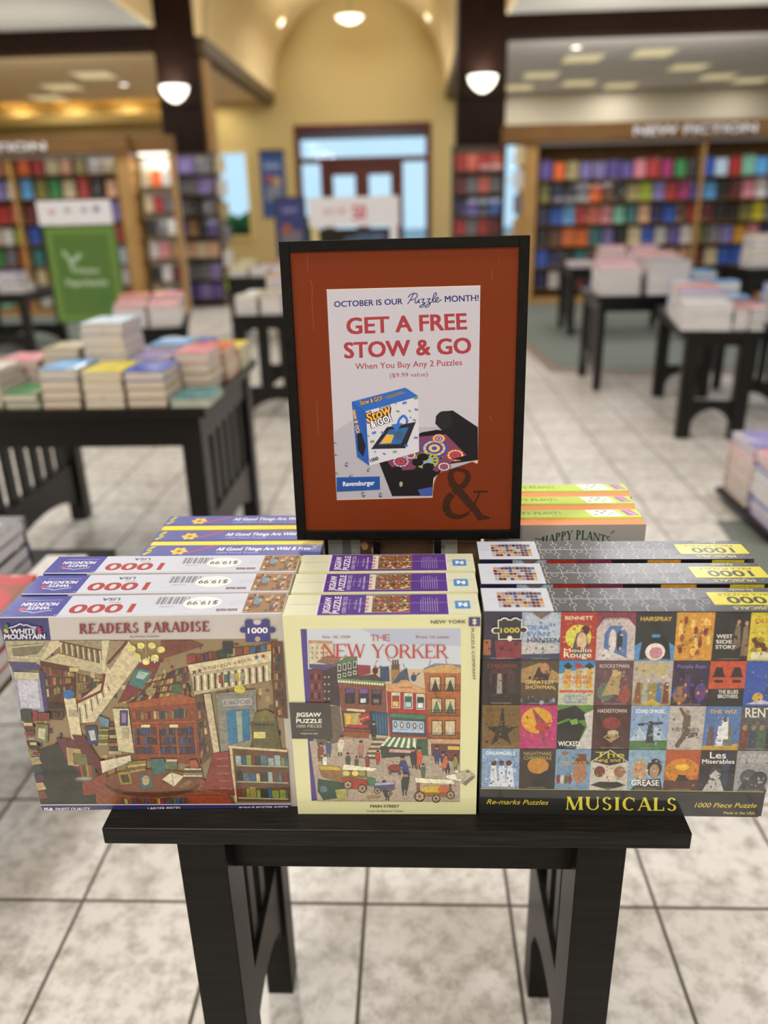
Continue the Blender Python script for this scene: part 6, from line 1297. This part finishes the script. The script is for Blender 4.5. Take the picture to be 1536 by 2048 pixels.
# low floor platform at the right edge with large boxed books
lp = thing('floor_platform', 'low dark floor platform carrying large books at the right edge', 'platform', (1.50, 3.12, 0))
MB().box(.04, .66, .04, .58, 0.006, .03).build('plinth', FARBLACK, lp); MB().box(0, .70, 0, .62, .03, .06).build('deck', FARBLACK, lp, bevel=.004)
piles('floor platform', 'large books on the floor platform', .0605, [(1.52, 3.14, .3, .25, 'violet,lilac,blue,white,white,white,blue,pink', .037, 'near left, white and blue'), (1.53, 3.44, .3, .27, 'tan,tan,khaki,pink,tan,peach,pink,lilac', .037, 'far left, tan and pink'), (1.86, 3.2, .28, .3, 'navy,white,blue,white,red,white', .045, 'right')], mesh=FLATW)
# ------------------------------------------------------------------ standing signs and banners
def plate(name, parent, w, h, y, z, items, m=INK, gain=1.25, x=0):
    a = Art(O=(x, y, z), U=(1, 0, 0), V=(0, 0, 1), Nn=(0, -1, 0), gain=gain, lift=.0006)
    for it in items: getattr(a, it[0])(*it[1:])
    return a.build(name, m, parent)
gs = thing('floor_sign', 'green paperback sign with white header board at left', 'sign', (-2.75, 6.7, 0))
GW, GZ, GH = .57, .56, .75
MB().box(-GW/2-.015, GW/2+.015, 0, .03, GZ-.015, GZ+GH+.015).build('frame', mat('green_frame', C('3f5a24'), .5), gs)
plate('green_print', gs, GW, GH, -.001, GZ, [('rect', 0, 0, GW, GH, '55752f'), ('rect', .05, .045, GW-.05, GH-.05, '426124'), ('text', 'Fiction', (.22, .39), (.40, .39), .045, 'a8b8a4', .02), ('text', 'Paperbacks', (.11, .29), (.46, .29), .05, 'a8b8a4', .02),
    ('line', [(.12, .57), (.17, .50), (.19, .40)], .03, '8aa48a'), ('line', [(.19, .48), (.27, .54)], .035, '8aa48a'), ('ell', .40, .14, .05, .04, '38602c'), ('ell', .42, .21, .035, .035, '38602c'), ('line', [(.34, .2), (.48, .08)], .02, '38602c')], x=-GW/2)
MB().box(-GW/2-.03, GW/2+.005, -.012, .018, GZ+GH+.02, GZ+GH+.205).build('header_board', mat('header_white', C('c8c8d0', 1.2), .5), gs)
plate('header_print', gs, GW, .18, -.013, GZ+GH+.02, [('ell', .11, .10, .03, .022, 'b08a98'), ('ell', .24, .11, .03, .02, '8f8f92'), ('ell', .38, .11, .03, .02, '8f8f92'), ('ell', .48, .115, .03, .026, '7a7890')], x=-GW/2-.02)
MB().box(-.012, .012, .03, .05, .02, GZ+GH).build('post', GREYMETAL, gs); MB().lathe([(.001, .02), (.15, .018), (.16, .0), (.001, 0)], 24, (0, .04, 0.0)).build('base', GREYMETAL, gs)
ps = thing('promotion_stand', 'white promotion header with red lettering behind the sign', 'sign', (-.66, 9.0, 0))
MB().box(-.48, .50, 0, .05, 1.22, 1.52).build('header_board', mat('header_white'), ps)
plate('header_print', ps, .9, .3, -.001, 1.22, [('text', 'BUY', (.17, .13), (.29, .13), .05, 'b0586a', .02), ('text', 'GET', (.32, .135), (.42, .135), .05, 'b0586a', .02), ('text', '50', (.48, .07), (.62, .07), .15, 'b04a5c', .03)], x=-.48)
MB().box(-.46, -.38, 0, .05, 0, 1.22).build('post', mat('cream_post', C('cdbb88'), .6), ps); MB().box(.40, .48, 0, .05, 0, 1.22).build('post', mat('header_white'), ps)
MB().box(-.38, .40, .01, .04, .75, 1.2).build('dark_panel', mat('screen_black', C('0c0c10'), .2), ps)
plate('panel_print', ps, .76, .4, .009, .78, [('poly', [(.1, .18), (.3, .33), (.55, .36), (.72, .25), (.45, .22), (.2, .12)], '3a4a68'), ('poly', [(.4, .36), (.68, .37), (.74, .3), (.5, .3)], '44587c')], x=-.37)
MB().box(-.46, .48, -.05, .2, 0, .02).build('base', FARBLACK, ps)
pp = thing('poster_stand', 'dark blue poster on a stand left of the white promotion', 'sign', (-1.48, 10.0, 0))
MB().box(-.20, .18, 0, .03, .85, 1.55).build('frame', mat('poster_frame', C('15181f'), .4), pp)
plate('poster_print', pp, .34, .66, -.001, .87, [('rect', 0, 0, .34, .66, '26306c'), ('rect', .04, .08, .3, .3, '6c6470'), ('ell', .12, .32, .06, .06, '8a4a40'), ('text', 'NEW', (.08, .5), (.26, .5), .06, '8088b8', .02)], x=-.18)
MB().box(-.015, .015, .03, .05, .01, 1.3).build('post', STEEL, pp); MB().box(-.18, .18, -.1, .16, 0, .012).build('base', STEEL, pp)
bn = thing('wall_banner', 'tall blue banner hanging on the yellow wall left of the entrance', 'banner', (-3.25, YB, 0))
MB().box(-.28, .28, -.03, -.01, 1.25, 2.66).build('banner_cloth', mat('banner_blue', C('27427c', 1.2), .7), bn); MB().box(-.3, .3, -.045, -.0, 2.64, 2.69).build('top_rail', STEEL, bn)
plate('banner_print', bn, .5, 1.3, -.031, 1.3, [('rect', .06, .95, .46, 1.15, '4a5c8c'), ('ell', .18, .78, .1, .1, '8a4a48'), ('ell', .34, .72, .1, .12, 'a08a60'), ('rect', .08, .3, .44, .62, '6c7484'), ('text', 'BOOKS', (.1, 1.02), (.42, 1.02), .08, 'a0accc', .02)], x=-.26)

# ------------------------------------------------------------------ the smallest of the many books become one mass
LIMIT = 296
allb = [o for o in COL.objects if o.get('category') == 'book']
def shown(o):
    s = o.scale; d = (Vector(o.location)-CAMLOC).length
    if o.data in (FACE,): return s.x*s.z/d**2
    return s.x*(s.z+(.35*s.y if 'topmost' in o['label'] or 'alone' in o['label'] else 0))/d**2*(3 if o.children else 1)
allb.sort(key=shown, reverse=True)
rest = allb[LIMIT:]
JACKATTR = mat('book_jacket_mass', rough=.35, attr='Col', coat=.3)
mb = MB(); cols = []
for o in rest:
    m = Matrix.LocRotScale(o.location, o.rotation_euler, o.scale); me = o.data; wp = 1 if PAPER in me.materials[:] else 2
    mb.add([m @ v.co for v in me.vertices], [tuple(p.vertices) for p in me.polygons]); k = len(me.polygons)
    mb.m[-k:] = [0 if p.material_index == 0 else wp for p in me.polygons]; cols += [tuple(o.color)]*k
if rest:
    so = mb.build('books', [JACKATTR, PAPER, WHITEPAGE]); at = so.data.color_attributes.new('Col', 'FLOAT_COLOR', 'CORNER')
    buf = []
    for p, c in zip(so.data.polygons, cols): buf += list(c)*p.loop_total
    at.data.foreach_set('color', buf); so['kind'] = 'stuff'
    tag(so, 'many small distant books on the far shelves and in the lower layers of piles', 'books')
    for o in rest: bpy.data.objects.remove(o)
